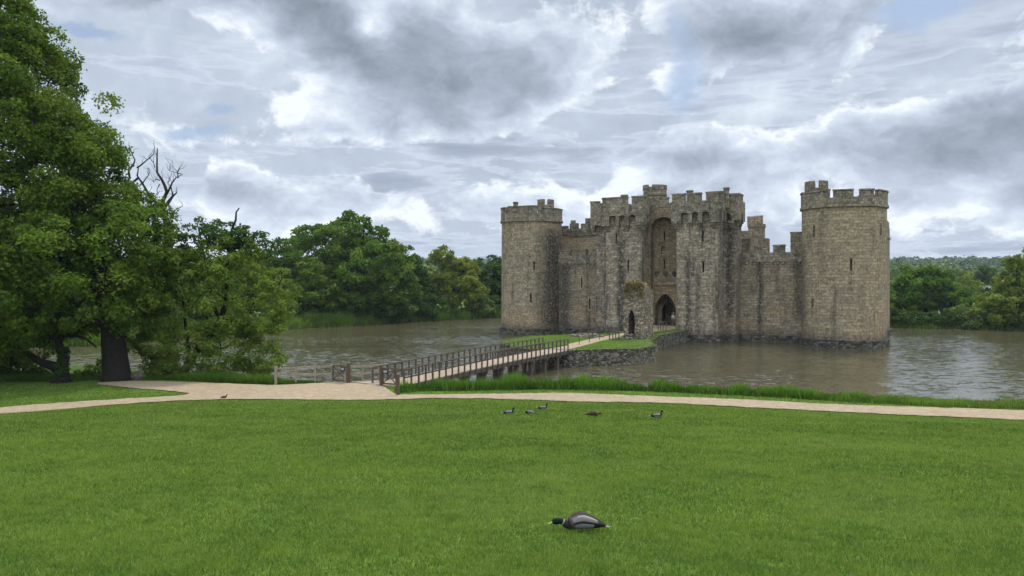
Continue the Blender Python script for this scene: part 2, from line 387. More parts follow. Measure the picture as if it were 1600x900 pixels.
def mesh_np(name, verts, k, tint=None):
    """mesh of separate k-gons from a (N,3) vertex array"""
    n = len(verts) // k
    me = bpy.data.meshes.new(name)
    me.vertices.add(len(verts)); me.vertices.foreach_set('co', np.ascontiguousarray(verts, dtype=np.float32).ravel())
    me.loops.add(n * k); me.loops.foreach_set('vertex_index', np.arange(n * k, dtype=np.int32))
    me.polygons.add(n); me.polygons.foreach_set('loop_start', np.arange(0, n * k, k, dtype=np.int32))
    me.polygons.foreach_set('loop_total', np.full(n, k, dtype=np.int32))
    if tint is not None:
        a = me.color_attributes.new('tint', 'FLOAT_COLOR', 'POINT')
        cc = np.ones((n * k, 4), dtype=np.float32); cc[:, :tint.shape[1]] = np.repeat(tint, k, axis=0)
        a.data.foreach_set('color', cc.ravel())
    me.update(calc_edges=True); return me
def W(px, py, z=0.):
    """point of the plane at height z that the photograph shows at a pixel"""
    D = (EYE - z) * FPX / (py - HZ); return ((px - 800) / FPX * D, D)
def WD(px, py, D): return ((px - 800) / FPX * D, D, EYE - (py - HZ) / FPX * D)
def fbm2(x, y, s, o=4, seed=0.):
    """cheap value noise on arrays, 0..1"""
    tot = np.zeros_like(x, dtype=np.float64); amp = 1.; nrm = 0.; fx = x / s; fy = y / s
    for i in range(o):
        X = fx * 2 ** i + 17.3 * i + seed; Y = fy * 2 ** i - 9.1 * i + seed * .7
        xi = np.floor(X); yi = np.floor(Y); xf = X - xi; yf = Y - yi
        xf = xf * xf * (3 - 2 * xf); yf = yf * yf * (3 - 2 * yf)
        def h(a, b): v = np.sin(a * 127.1 + b * 311.7 + seed) * 43758.5453; return v - np.floor(v)
        v = (h(xi, yi) * (1 - xf) + h(xi + 1, yi) * xf) * (1 - yf) + (h(xi, yi + 1) * (1 - xf) + h(xi + 1, yi + 1) * xf) * yf
        tot += v * amp; nrm += amp; amp *= .5
    return tot / nrm

# ------------------------------------------------------------------ the lie of the land
TERR = 1.1
low = [(-150, 668), (0, 653), (100, 640), (200, 631), (330, 624.5), (450, 625), (600, 626), (650, 623.5), (700, 622.5), (820, 625), (920, 629), (1020, 629.5), (1135, 635.5), (1290, 643.5), (1450, 651), (1600, 657), (1800, 667)]
upp = [(-150, 655), (0, 638), (100, 629.5), (200, 624), (310, 617), (260, 611), (200, 606.5), (140, 600), (185, 596.5), (230, 596), (300, 598), (380, 601), (430, 603), (519, 598), (547, 598.5), (598, 603), (618, 618), (640, 617.5), (700, 617.5), (820, 615.5), (880, 614.5), (940, 617), (1020, 620), (1135, 623.5), (1290, 632.5), (1450, 637.5), (1600, 642), (1800, 650)]
lowW = np.array([W(x, y, TERR) for x, y in low])
order = np.argsort(lowW[:, 0])
shore = [(-75, 72), (-60, 66), (-38, 62), (-28, 57.5), (-20, 52.5), (-14.5, 49.8), (-8, 49.6), (-6, 47.6), (1, 47.3), (5, 47.2), (10, 46), (18, 44), (26, 42.2), (33, 41), (60, 38), (97, 34),
         (96, 104), (79, 113.5), (60, 121), (30, 138), (5, 153), (-5, 152), (-18, 138), (-35.5, 116), (-49, 87), (-62, 82)]
SH = np.array(shore)
def sdist(x, y):
    """signed distance to the shoreline, + on land"""
    best = np.full(x.shape, 1e9); inside = np.zeros(x.shape, bool); n = len(SH)
    for i in range(n):
        ax, ay = SH[i]; bx, by = SH[(i + 1) % n]
        t = np.clip(((x - ax) * (bx - ax) + (y - ay) * (by - ay)) / ((bx - ax) ** 2 + (by - ay) ** 2), 0, 1)
        best = np.minimum(best, np.hypot(x - ax - t * (bx - ax), y - ay - t * (by - ay)))
        cond = ((ay > y) != (by > y)) & (x < (bx - ax) * (y - ay) / (by - ay + 1e-12) + ax)
        inside ^= cond
    return np.where(inside, -best, best)
def sm(t): t = np.clip(t, 0, 1); return t * t * (3 - 2 * t)
def height(x, y):
    x = np.asarray(x, float); y = np.asarray(y, float)
    E = np.interp(x, lowW[order, 0], lowW[order, 1])
    t = np.maximum((E - y) / E, 0)
    t = np.where(t < .03, t * t / .06, t - .015)
    z = TERR + (EYE - 1.62 - TERR) * t / .985 + .05 * (fbm2(x, y, 3.5, 3, 3.) - .5) * sm(t * 6)
    d = sdist(x, y)
    r = np.hypot(x, y)
    a = np.degrees(np.arctan2(x, y))
    far = 2.5 * sm((d - 12) / 120) + 31 * sm((r - 420) / 1000) * (.62 + .75 * fbm2(x, y, 260, 3, 5.)) * (1 - .12 * sm((24 - a) / -8) ) - 12 * sm((r - 1700) / 1500)
    z = z + np.where(y > 60, far, 0)
    z = np.where(d > 0, z * sm(d / 1.9 + .02), z)
    bed = -1.3 * sm(-d / 3)
    return np.where(d > 0, z, bed)
def hz(x, y): return float(height(np.array([x]), np.array([y]))[0])

def axis(a, b, step, lo, hi, grow=1.35):
    mid = list(np.arange(a, b + .001, step)); s = step; p = a; L = []
    while p > lo: s *= grow; p -= s; L.append(p)
    s = step; q = b; Rr = []
    while q < hi: s = min(s * grow, 90); q += s; Rr.append(q)
    return np.array(L[::-1] + mid + Rr)
gx = axis(-62, 66, .5, -3500, 3500); gy = axis(-4, 62, .4, -400, 120); gy = np.concatenate([gy[gy < 62], np.arange(62, 165, 1.), 165 + np.cumsum(np.minimum(1.08 ** np.arange(0, 70) * 1.5, 110))])
X, Y = np.meshgrid(gx, gy); Z = height(X, Y)
nx, ny = len(gx), len(gy)
vv = np.stack([X, Y, Z], -1).reshape(-1, 3)
idx = np.arange(nx * ny).reshape(ny, nx)
quads = np.stack([idx[:-1, :-1], idx[:-1, 1:], idx[1:, 1:], idx[1:, :-1]], -1).reshape(-1, 4)
me = bpy.data.meshes.new('ground'); me.vertices.add(len(vv)); me.vertices.foreach_set('co', vv.astype(np.float32).ravel())
me.loops.add(quads.size); me.loops.foreach_set('vertex_index', quads.astype(np.int32).ravel())
me.polygons.add(len(quads)); me.polygons.foreach_set('loop_start', np.arange(0, quads.size, 4, dtype=np.int32)); me.polygons.foreach_set('loop_total', np.full(len(quads), 4, dtype=np.int32))
me.polygons.foreach_set('use_smooth', np.ones(len(quads), bool)); me.update(calc_edges=True)
# ground: turf, with earth below the water line
m, t, p, o = mat('turf_and_soil')
ob = t.node('ShaderNodeTexCoord').outputs['Object']
a1 = t.noise(t.mapping(ob, (1, 1.0, 1)), .5, 5., .6); a2 = t.noise(ob, 3.2, 6., .7); a3 = t.noise(ob, 26., 4., .7)
c = t.mix(t.ramp(t.math('ADD', t.math('MULTIPLY', a1, .5), t.math('MULTIPLY', a2, .6)), .40, .70), (.040, .088, .008), (.108, .176, .02))
c = t.mix(t.ramp(a3, .35, .7), t.vmath('SCALE', c, scale=.55), t.vmath('SCALE', c, scale=1.25))
zz = t.sep(ob)[2]
c = t.mix(t.ramp(zz, .75, .35), c, (.05, .042, .026))
# fields on the far hills
yy = t.sep(ob)[1]
fld = t.node('ShaderNodeTexVoronoi'); t.put(fld.inputs['Vector'], t.mapping(ob, (.0035, .0035, 0))); fld.inputs['Scale'].default_value = 1.
c = t.mix(t.ramp(yy, 260, 420), c, t.mix(t.sep(fld.outputs['Color'])[0], (.05, .085, .022), (.085, .13, .035)))
t.put(p.inputs['Base Color'], c); p.inputs['Roughness'].default_value = .9; p.inputs['Specular IOR Level'].default_value = .1
t.put(p.inputs['Normal'], t.bump(t.math('ADD', t.math('MULTIPLY', a2, .4), a3), .6, .03))
ground = link('ground', me, m); tag(ground, kind='structure')

# ------------------------------------------------------------------ water
m, t, p, o = mat('moat_water')
ob = t.node('ShaderNodeTexCoord').outputs['Object']
uvw = t.vmath('ADD', ob, t.vmath('SCALE', t.vmath('SUBTRACT', t.noise(ob, .12, 3., .5, color=True), (.5, .5, .5)), scale=2.5))
g = t.noise(t.mapping(ob, (.030, .05, 1), (3.3, 1.2, 0)), 1., 4., .55, .4)
def slope(vec, sc, det, amp):
    return t.vmath('SCALE', t.vmath('SUBTRACT', t.noise(vec, sc, det, .6, .2, color=True), (.5, .5, .5)), scale=amp)
gust = t.math('MULTIPLY', t.ramp(g, .40, .60, .5, 1.25), t.ramp(t.sep(ob)[0], -8., 42., 2.2, 1.2, smooth=False))
nv = t.vmath('ADD', slope(t.mapping(uvw, (.55, 1.0, 1), rot=(0, 0, R(-14))), .55, 2., .07), slope(t.mapping(uvw, (.6, 1.2, 1), rot=(0, 0, R(10))), 1.7, 3., .42))
nv = t.vmath('ADD', nv, slope(t.mapping(uvw, (.8, 1.3, 1)), 6., 3., .42))
nv = t.vmath('SCALE', nv, scale=gust)
nv = t.vmath('MULTIPLY', nv, (1, 1, 0))
nb = t.vmath('NORMALIZE', t.vmath('ADD', nv, (0, 0, 1)))
t.put(p.inputs['Normal'], nb)
p.inputs['Base Color'].default_value = (.062, .054, .026, 1); p.inputs['Roughness'].default_value = .12; p.inputs['IOR'].default_value = 2.0
p.inputs['Specular IOR Level'].default_value = .5
wm = MB(); wm.prism([(-90, 30), (112, 30), (112, 170), (-90, 170)], -.25, 0.)
water = wm.build('moat_water', m); tag(water, kind='structure')

# ------------------------------------------------------------------ gravel path and forecourt
m, t, p, o = mat('pinkish_gravel')
ob = t.node('ShaderNodeTexCoord').outputs['Object']
a1 = t.noise(ob, .7, 5., .6); a2 = t.noise(ob, 16., 5., .75); a3 = t.node('ShaderNodeTexVoronoi'); t.put(a3.inputs['Vector'], ob); a3.inputs['Scale'].default_value = 34.
c = t.mix(a1, (.26, .195, .118), (.385, .305, .19))
c = t.mix(t.ramp(a2, .35, .72), t.vmath('SCALE', c, scale=.6), t.vmath('SCALE', c, scale=1.2))
c = t.vmath('SCALE', c, scale=t.ramp(t.noise(ob, 2.6, 6., .7), .35, .65, .78, 1.1))
c = t.mix(t.math('MULTIPLY', t.sep(a3.outputs['Color'])[0], .35), c, (.24, .17, .13))
t.put(p.inputs['Base Color'], c); p.inputs['Roughness'].default_value = .95
t.put(p.inputs['Normal'], t.bump(a2, .7, .02)); M['gravel'] = m
def ragged(poly, step=.22, amp=.11, seed=0):
    out = []; n = len(poly)
    for i in range(n):
        a, b = Vector(poly[i]), Vector(poly[(i + 1) % n]); L = (b - a).length; k = max(1, int(L / step))
        nn = Vector((-(b - a).y, (b - a).x)).normalized()
        for j in range(k):
            q = a + (b - a) * j / k; out.append(q + nn * ((mnoise.noise(Vector((q.x * 1.3, q.y * 1.3, seed))) * 1.4 + random.uniform(-.4, .4)) * amp))
    return out
def smooth_open(pts, it=2):
    for _ in range(it):
        q = [pts[0]]
        for a, b in zip(pts, pts[1:]): q += [(a[0] * .75 + b[0] * .25, a[1] * .75 + b[1] * .25), (a[0] * .25 + b[0] * .75, a[1] * .25 + b[1] * .75)]
        q.append(pts[-1]); pts = q
    return pts
def flat_fill(mb_, pts, z, flipy=False):
    pts = [Vector((q[0], q[1])) for q in pts]
    r_ = delaunay_2d_cdt(pts, [], [list(range(len(pts)))], 1, 1e-5)
    vs_ = [mb_.bm.verts.new((v.x, v.y, z)) for v in r_[0]]
    for f in r_[2]:
        try: mb_.bm.faces.new([vs_[i] for i in f])
        except ValueError: pass
loP = smooth_open([W(x, y, TERR) for x, y in low]); upP = smooth_open([W(x, y, TERR) for x, y in upp], 1)
pp = ragged(loP + upP[::-1])
pb = MB(); flat_fill(pb, [(q[0], q[1]) for q in pp], TERR + .045); PATHPOLY = np.array([(q[0], q[1]) for q in loP + upP[::-1]])
path = pb.build('path', M['gravel']); tag(path, kind='structure')
def inpoly(P, x, y):
    ins = np.zeros(x.shape, bool); n = len(P)
    for i in range(n):
        ax, ay = P[i]; bx, by = P[(i + 1) % n]
        ins ^= ((ay > y) != (by > y)) & (x < (bx - ax) * (y - ay) / (by - ay + 1e-12) + ax)
    return ins

# ------------------------------------------------------------------ grass
M['grass'] = leafmat('lawn_grass_blade', (.036, .080, .010), (.150, .222, .034), (.28, .29, .11), .4)
M['reed'] = leafmat('bank_grass_blade', (.020, .062, .006), (.115, .225, .025), (.26, .28, .08), .4)
def blades(name, x, y, z, h, w, tint, m, lean=.5, cat=None, label=None):
    n = len(x); a = rng.uniform(0, 2 * np.pi, n); lx = rng.normal(0, lean, n) * h; ly = rng.normal(0, lean, n) * h
    dx_, dy_ = np.cos(a) * w / 2, np.sin(a) * w / 2
    v = np.empty((n, 3, 3)); v[:, 0] = np.stack([x - dx_, y - dy_, z], -1); v[:, 1] = np.stack([x + dx_, y + dy_, z], -1); v[:, 2] = np.stack([x + lx, y + ly, z + h], -1)
    o = link(name, mesh_np(name, v.reshape(-1, 3), 3, tint), m); tag(o, label, cat, kind='stuff'); return o
def lawn():
    N = 1700000
    D = 4.2 * np.exp(rng.uniform(0, 1, N) * math.log(47 / 4.2))       # density falls off with the square of the distance
    xr = rng.uniform(-1, 1, N) * (.78 * D + 4.5); yr = D
    patch = fbm2(xr, yr, .9, 4, 1.); fine = fbm2(xr, yr, .16, 3, 8.)
    keep = ~inpoly(PATHPOLY, xr, yr) & (sdist(xr, yr) > 1.3) & (rng.uniform(0, 1, N) < .35 + fine * 1.0)
    xr, yr, D, patch, fine = xr[keep], yr[keep], D[keep], patch[keep], fine[keep]
    n = len(xr); z = height(xr, yr) - .006
    h = (.030 + .035 * rng.uniform(0, 1, n) ** 2 + .022 * (patch - .5)) * (.8 + .6 * fine) * np.clip(.85 + D / 55, 1, 1.5)
    w_ = .0042 * np.clip(D / 5.5, 1, 7) * rng.uniform(.6, 1.5, n)
    big = fbm2(xr, yr, 5., 3, 21.)
    r = np.clip(.5 + (patch - .5) * .9 + (fine - .5) * 1.3 + (big - .5) * .5 + rng.normal(0, .34, n), 0, 1)
    g = np.where(rng.uniform(0, 1, n) < .12, rng.uniform(.4, 1, n), np.clip((fbm2(xr, yr, 2.2, 3, 40.) - .58) * 1., 0, .12))
    tuft = fbm2(xr, yr * 1.2, .32, 4, 77.); dk = sm((tuft - .70) / .14) * sm((fbm2(xr, yr, 2.5, 2, 9.) - .42) / .2); r = r * (1 - .8 * dk); g = g * (1 - dk); h = h * (1 + .35 * dk)
    blades('lawn_grass', xr, yr, z, h, w_, np.stack([r, g, r * 0], -1), M['grass'], .55)
lawn()
def reeds():
    X_, Y_, H_, T_ = [], [], [], []
    ks = [(622, 615.5, .55), (660, 612, .62), (720, 611, .85), (780, 610, .95), (860, 609, 1.0), (930, 610, .8), (1000, 612, .85), (1070, 614.5, .7), (1140, 618, .66), (1220, 622, .62), (1300, 627, .50), (1380, 632, .42), (1470, 636, .32), (1530, 638.5, .4), (1600, 640, .42), (1750, 646, .4)]
    kx = [k[0] for k in ks]
    N = 100000
    px = rng.uniform(618, 1760, N); py = np.interp(px, kx, [k[1] for k in ks]); hh = np.interp(px, kx, [k[2] for k in ks])
    D = (EYE - TERR) * FPX / (py - HZ); xx = (px - 800) / FPX * D
    off = np.abs(rng.normal(0, .95, N)) + rng.uniform(0, .5, N)
    yy = D + off; xx = xx * yy / D
    clump = fbm2(xx, yy, 1.1, 3, 2.)
    k = (sdist(xx, yy) > .12) & (rng.uniform(0, 1, N) < .25 + clump * 1.1)
    xx, yy, hh, clump, px = xx[k], yy[k], hh[k], clump[k], px[k]; n = len(xx)
    h = hh * (.10 + 1.3 * clump ** 1.4) * rng.uniform(.5, 1.3, n)
    r = np.clip(.38 + (clump - .5) * 2.0 + rng.normal(0, .28, n), 0, 1); g = np.where(rng.uniform(0, 1, n) < .05, .8, np.clip((px - 1250) / 900, 0, .35) * rng.uniform(0, 1.4, n))
    blades('bank_reeds', xx, yy, height(xx, yy) - .02, h, rng.uniform(.03, .06, n), np.stack([r, g, r * 0], -1), M['reed'], .22)
    # left of the bridge: rough grass under the trees
    N = 60000; px = rng.uniform(-80, 515, N)
    py = np.interp(px, [-80, 0, 110, 150, 200, 270, 340, 430, 515], [599, 597, 596, 594, 593, 594, 598, 601.5, 597]); hh = np.interp(px, [-80, 120, 200, 240, 330, 425, 440, 515], [.5, .35, .12, .3, .6, .62, .35, .22])
    D = (EYE - TERR) * FPX / (py - HZ); off = np.abs(rng.normal(0, 1.1, N)); yy = D + off; xx = (px - 800) / FPX * yy
    clump = fbm2(xx, yy, 1.3, 3, 12.); k = (sdist(xx, yy) > .1); xx, yy, hh, clump = xx[k], yy[k], hh[k], clump[k]; n = len(xx)
    r = np.clip(.4 + (clump - .5) + rng.normal(0, .25, n), 0, 1)
    blades('bank_grass', xx, yy, height(xx, yy) - .02, hh * (.4 + .9 * clump) * rng.uniform(.5, 1.15, n), rng.uniform(.02, .045, n), np.stack([r, r * 0 + .05, r * 0], -1), M['reed'], .3)
    # the far banks: long grass and nettles, coarser with distance
    for nm, seg, hh0, wd, N in (('far_bank_reeds', [(-62, 82), (-49, 87), (-35.5, 116), (-18, 138), (-5, 152), (5, 153)], 1.45, 3.2, 70000), ('far_bank_reeds', [(90, 105.5), (79, 113.5), (60, 121), (50, 126.5)], .9, 1.6, 22000)):
        P = np.array(seg); L = np.hypot(*(P[1:] - P[:-1]).T); cum = np.concatenate([[0], np.cumsum(L)]); s = rng.uniform(0, cum[-1], N)
        bx = np.interp(s, cum, P[:, 0]); by = np.interp(s, cum, P[:, 1])
        ang = np.interp(s, cum, np.r_[np.arctan2(P[1:, 1] - P[:-1, 1], P[1:, 0] - P[:-1, 0]), 0])
        o_ = rng.uniform(.0, wd, N) ; xx = bx - np.sin(ang) * o_ ; yy = by + np.cos(ang) * o_
        k = sdist(xx, yy) > -.2; xx, yy = xx[k], yy[k]; n = len(xx); cl_ = fbm2(xx, yy, 2.2, 3, 33.)
        h = hh0 * (.15 + 1.1 * cl_) * rng.uniform(.4, 1.2, n)
        r = np.clip(.35 + (cl_ - .5) * 2.2 + rng.normal(0, .3, n), 0, 1); g = np.clip(rng.normal(.15, .2, n), 0, .8)
        blades(nm, xx, yy, np.maximum(height(xx, yy), 0) - .03, h, rng.uniform(.07, .16, n), np.stack([r, g, r * 0], -1), M['reed'], .3)
reeds()
# ------------------------------------------------------------------ the castle, in its own frame: x along the front, y into the castle, z up from the water
LX, LY = 2.87, 110.4
castle = empty('castle', (LX, LY, 0), R(-30), 'moated grey sandstone castle with round corner towers and a twin-towered gatehouse', 'castle')
def CW(s, n, z=0.):
    """castle frame to world"""
    return Vector((LX + .8660254 * s - .5 * n, LY - .5 * s - .8660254 * n, z))
def slit_cut(mb, s, n, z0, z1, w=.24, depth=.7, arch=True):
    pts = [(s - w / 2, z0), (s + w / 2, z0), (s + w / 2, z1 - (w / 2 if arch else 0))]
    if arch: pts += [(s, z1)]
    pts += [(s - w / 2, z1 - (w / 2 if arch else 0))]
    mb.panel(pts, ((0, -n - .4, 0), (1, 0, 0), (0, 1, 0)), depth + .4)
def slit_frame(parent, s, n, z0, z1, m, w=.24, fw=.15, rot=None, label=None):
    """stone surround and the black slot seen through it"""
    mb = MB(); o = .035
    mb.box(s - w / 2 - fw, s - w / 2, -n - o, -n + .1, z0 - .1, z1 + .05); mb.box(s + w / 2, s + w / 2 + fw, -n - o, -n + .1, z0 - .1, z1 + .05)
    mb.box(s - w / 2 - fw, s + w / 2 + fw, -n - o - .02, -n + .1, z1 + .053, z1 + .22); mb.box(s - w / 2 - fw - .03, s + w / 2 + fw + .03, -n - o - .03, -n + .1, z0 - .25, z0 - .103)
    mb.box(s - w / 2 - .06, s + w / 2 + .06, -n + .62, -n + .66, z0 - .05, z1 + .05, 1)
    ob = mb.build('window', [m, M['void']], parent)
    if rot: ob.matrix_local = Matrix.Translation((rot[0], rot[1], 0)) @ Matrix.Rotation(rot[2], 4, 'Z') @ Matrix.Translation((-rot[0], -rot[1], 0))
    stone_uv(ob); return ob

def round_tower(cx, cy, r, mt, gaps, turret, chim, wins, ragged_plinth, chimz=18.9):
    mb = MB(); mb.cyl(cx, cy, -.6, 16.0, r + .04, 72, r2=r)
    t_ = mb.build('corner_tower', mt, castle)
    if wins:
        cb = MB()
        for (ph, z0, z1) in wins:
            a = R(ph); c, s_ = math.cos(a), math.sin(a)
            w = .13; ax = Vector((-s_, c, 0)); o = Vector((cx + c * (r + .5), cy + s_ * (r + .5), 0))
            cb.panel([(-w, z0), (w, z0), (w, z1 - .12), (0, z1), (-w, z1 - .12)], (o, ax, (-c, -s_, 0)), 1.1)
        cut(t_, cb)
        for (ph, z0, z1) in wins:
            a = R(ph) + math.pi / 2   # frame drawn on the plane y = -n, then turned round the tower axis
            slit_frame(t_, cx, -(cy - r) - .0, z0, z1, mt, .26, .14, rot=(cx, cy, a))
    stone_uv(t_, (cx, cy, r))
    sc = MB().arc(cx, cy, r - .2, r + .22, 0, 360, 15.95, 16.22).build('string_course', M['parapet'], t_); stone_uv(sc, (cx, cy, r))
    pb_ = MB(); pb_.arc(cx, cy, r - .45, r + .1, 0, 360, 16.224, 17.0)
    tv = math.degrees(math.atan2(-97 - cy, 52.7 - cx))
    g = sorted(((a - tv + 180) % 360) - 180 for a in gaps + [tv + 180 - (a - tv) for a in gaps[:3]])
    g = [a for i, a in enumerate(g) if i == 0 or a - g[i - 1] > 14]; g = [a + tv for a in g]
    for i in range(len(g)):
        a0 = g[i] + 4.9; a1 = (g[(i + 1) % len(g)] + (360 if i == len(g) - 1 else 0)) - 4.9
        top = 17.86 + random.uniform(-.14, .1)
        pb_.arc(cx, cy, r - .45, r + .1, a0, a1, 17.003, top, 0, jit=.03)
        pb_.arc(cx, cy, r - .5, r + .19, a0 - .5, a1 + .5, top + .003, top + .16, 0, jit=.03)
    pr = pb_.build('parapet', M['parapet'], t_); stone_uv(pr, (cx, cy, r))
    roof = MB().cyl(cx, cy, 16.05, 16.5, r - .4, 48).build('roof', M['parapet'], t_); stone_uv(roof)
    tx, ty, tr, tz = turret
    tb = MB(); tb.cyl(tx, ty, 15.9, tz - 1.6, tr, 8); tb.cyl(tx, ty, tz - 1.597, tz - 1.4, tr + .1, 8)
    for a0, a1 in ((tv + 16, tv + 78), (tv + 102, tv + 164), (tv + 188, tv + 252), (tv - 80, tv - 8)):
        tb.arc(tx, ty, tr - .35, tr + .03, a0, a1, tz - .85, tz + random.uniform(-.08, .05), step=22)
    tb.arc(tx, ty, tr - .35, tr + .03, 0, 360, tz - 1.39, tz - .853, step=22)
    tt = tb.build('stair_turret', M['parapet'], t_); stone_uv(tt, (tx, ty, tr))
    for (hx, hy, hr, hz_) in chim:
        cb = MB(); cb.cyl(hx, hy, 16.1, hz_ - .18, hr, 8); cb.cyl(hx, hy, hz_ - .177, hz_, hr + .07, 8)
        ch = cb.build('chimney', M['parapet'], t_); stone_uv(ch, (hx, hy, hr))
    pl = MB()
    pl.arc(cx, cy, r - .1, r + .30, 0, 360, -.6, .78, step=4, jit=.10)
    q = pl.build('plinth', M['plinth'], t_); stone_uv(q, (cx, cy, r))
    return t_
def ang(cx, cy, px, r):
    """angle round a tower (towards the photo's viewpoint) that the given pixel column shows"""
    best = None
    for k in range(-180, 180):
        a = R(k / 1.); p = CW(cx + r * math.cos(a), -(cy + r * math.sin(a)))
        cx_, cy_ = 52.7 - cx, -97 - cy
        if math.cos(a) * (52.7 - (cx + r * math.cos(a))) + math.sin(a) * (-97 - (cy + r * math.sin(a))) < 0: continue
        q = 800 + FPX * p.x / p.y
        if best is None or abs(q - px) < best[0]: best = (abs(q - px), k)
    return best[1]
RT = 4.62; LT = 4.38
rg = [ang(42, 0, 1296.5, RT), ang(42, 0, 1339, RT), ang(42, 0, 1369, RT)]
rg += [rg[0] - 48]
round_tower(42, 0, RT, M['tower_right'], rg, (38.95, .3, 1.32, 19.5), [(42 + .2, -2.6, .3, 18.15)] if False else [(40.55, -3.2, .38, 18.12)],
            [(ang(42, 0, 1330, RT), 8.7, 10.1), (ang(42, 0, 1272, RT), 12.6, 14.0), (ang(42, 0, 1269.5, RT), 4.4, 5.5), (ang(42, 0, 1376, RT), 12.7, 14.0)], True)
lg = [ang(0, 0, 843.5, LT), ang(0, 0, 792, LT)]
lg += [lg[0] + 60]
round_tower(0, 0, LT, M['tower_left'], lg, (2.0, .6, 1.2, 19.35), [(-1.6, -1.9, .36, 18.95)],
            [(ang(0, 0, 834.5, LT), 9.0, 10.3), (ang(0, 0, 829, LT), 4.5, 5.8)], True)

def crenel(a0, a1, zb, ze, zm, merlons):
    """top outline (right to left) of a parapet from a1 to a0: embrasure height ze, merlons [(m0, m1, top?)]"""
    pts = [(a1, ze)]
    for mm in sorted(merlons, key=lambda q: -q[0]):
        top = mm[2] if len(mm) > 2 else zm + random.uniform(-.06, .06)
        m0, m1 = max(mm[0], a0), min(mm[1], a1)
        if abs(m1 - pts[-1][0]) < 1e-4: pts[-1] = (m1, top)
        else: pts += [(m1, ze), (m1, top)]
        pts += [(m0, top)] + ([(m0, ze)] if m0 > a0 + 1e-4 else [])
    if pts[-1][0] > a0 + 1e-4: pts.append((a0, ze))
    return pts
def arches(a_list, zb, za, w):
    """bottom outline (left to right) with round notches at a_list"""
    pts = []
    for (c, ww) in a_list:
        h = ww / 2
        pts += [(c - h, zb), (c - h, za - h * .55)]
        for k in (150, 120, 90, 60, 30): pts.append((c + h * math.cos(R(k)), za - h * .55 + h * .55 * math.sin(R(k))))
        pts += [(c + h, za - h * .55), (c + h, zb)]
    return pts
def caps(mb, frame, merlons, zm, th, out=.07):
    o, ax, nn = (Vector(q) for q in frame)
    for mm in merlons:
        z = (mm[2] if len(mm) > 2 else zm - .06) - .09
        a = o + ax * (mm[0] - .06) - nn * out; b = o + ax * (mm[1] + .06) + nn * (th + out)
        mb.box(min(a.x, b.x), max(a.x, b.x), min(a.y, b.y), max(a.y, b.y), z, z + .19, jit=.015)
def parapet(parent, s0, s1, n0, n1, zb, za, ze, zm, merl_front, arch_front, merl_side, arch_side, m, left=True, right=True, th=.42):
    """machicolated parapet round three sides; front at n0, running back to n1"""
    mb = MB()
    of = [(s0, zb)] + arches(arch_front, zb, za, 0) + [(s1, zb)] + crenel(s0, s1, zb, ze, zm, merl_front)
    mb.panel(of, ((0, -n0, 0), (1, 0, 0), (0, 1, 0)), th); caps(mb, ((0, -n0, 0), (1, 0, 0), (0, 1, 0)), merl_front, zm + .06, th)
    y0, y1 = -n0 + th + .003, -n1
    sd_ = [(y0, zb)] + arches(arch_side, zb, za, 0) + [(y1, zb)] + crenel(y0, y1, zb, ze, zm, merl_side)
    if right: mb.panel(sd_, ((s1, 0, 0), (0, 1, 0), (-1, 0, 0)), th); caps(mb, ((s1, 0, 0), (0, 1, 0), (-1, 0, 0)), merl_side, zm + .06, th)
    if left:
        sl_ = merl_side if s0 < 20 else []
        sd_ = [(y0, zb)] + arches(arch_side, zb, za, 0) + [(y1, zb)] + crenel(y0, y1, zb, ze, zm, sl_); merl_side = sl_
        mb.panel(sd_, ((s0, 0, 0), (0, 1, 0), (1, 0, 0)), th); caps(mb, ((s0, 0, 0), (0, 1, 0), (1, 0, 0)), merl_side, zm + .06, th)
    o = mb.build('parapet', m, parent); stone_uv(o); return o
def corbel(g, s, n, w, proj, zt):
    mb = MB()
    for k, (p_, h) in enumerate(((1., .3), (.66, .28), (.36, .26))):
        mb.box(s - w / 2 + k * .03, s + w / 2 - k * .03, -n - proj * p_, -n + .1, zt - .3 * (k + 1) + .03 - .03 * (k < 2), zt - .3 * k - .0)
    bmesh.ops.remove_doubles(mb.bm, verts=mb.bm.verts, dist=1e-4); o = mb.build('corbel', M['parapet'], g); stone_uv(o)
def corbel_side(g, x, y, w, proj, zt, sgn=1):
    mb = MB()
    for k, p_ in enumerate((1., .66, .36)):
        a, b = x - .1 * sgn, x + proj * p_ * sgn
        mb.box(min(a, b), max(a, b), y - w / 2 + k * .03, y + w / 2 - k * .03, zt - .3 * (k + 1), zt - .3 * k)
    o = mb.build('corbel', M['parapet'], g); stone_uv(o)

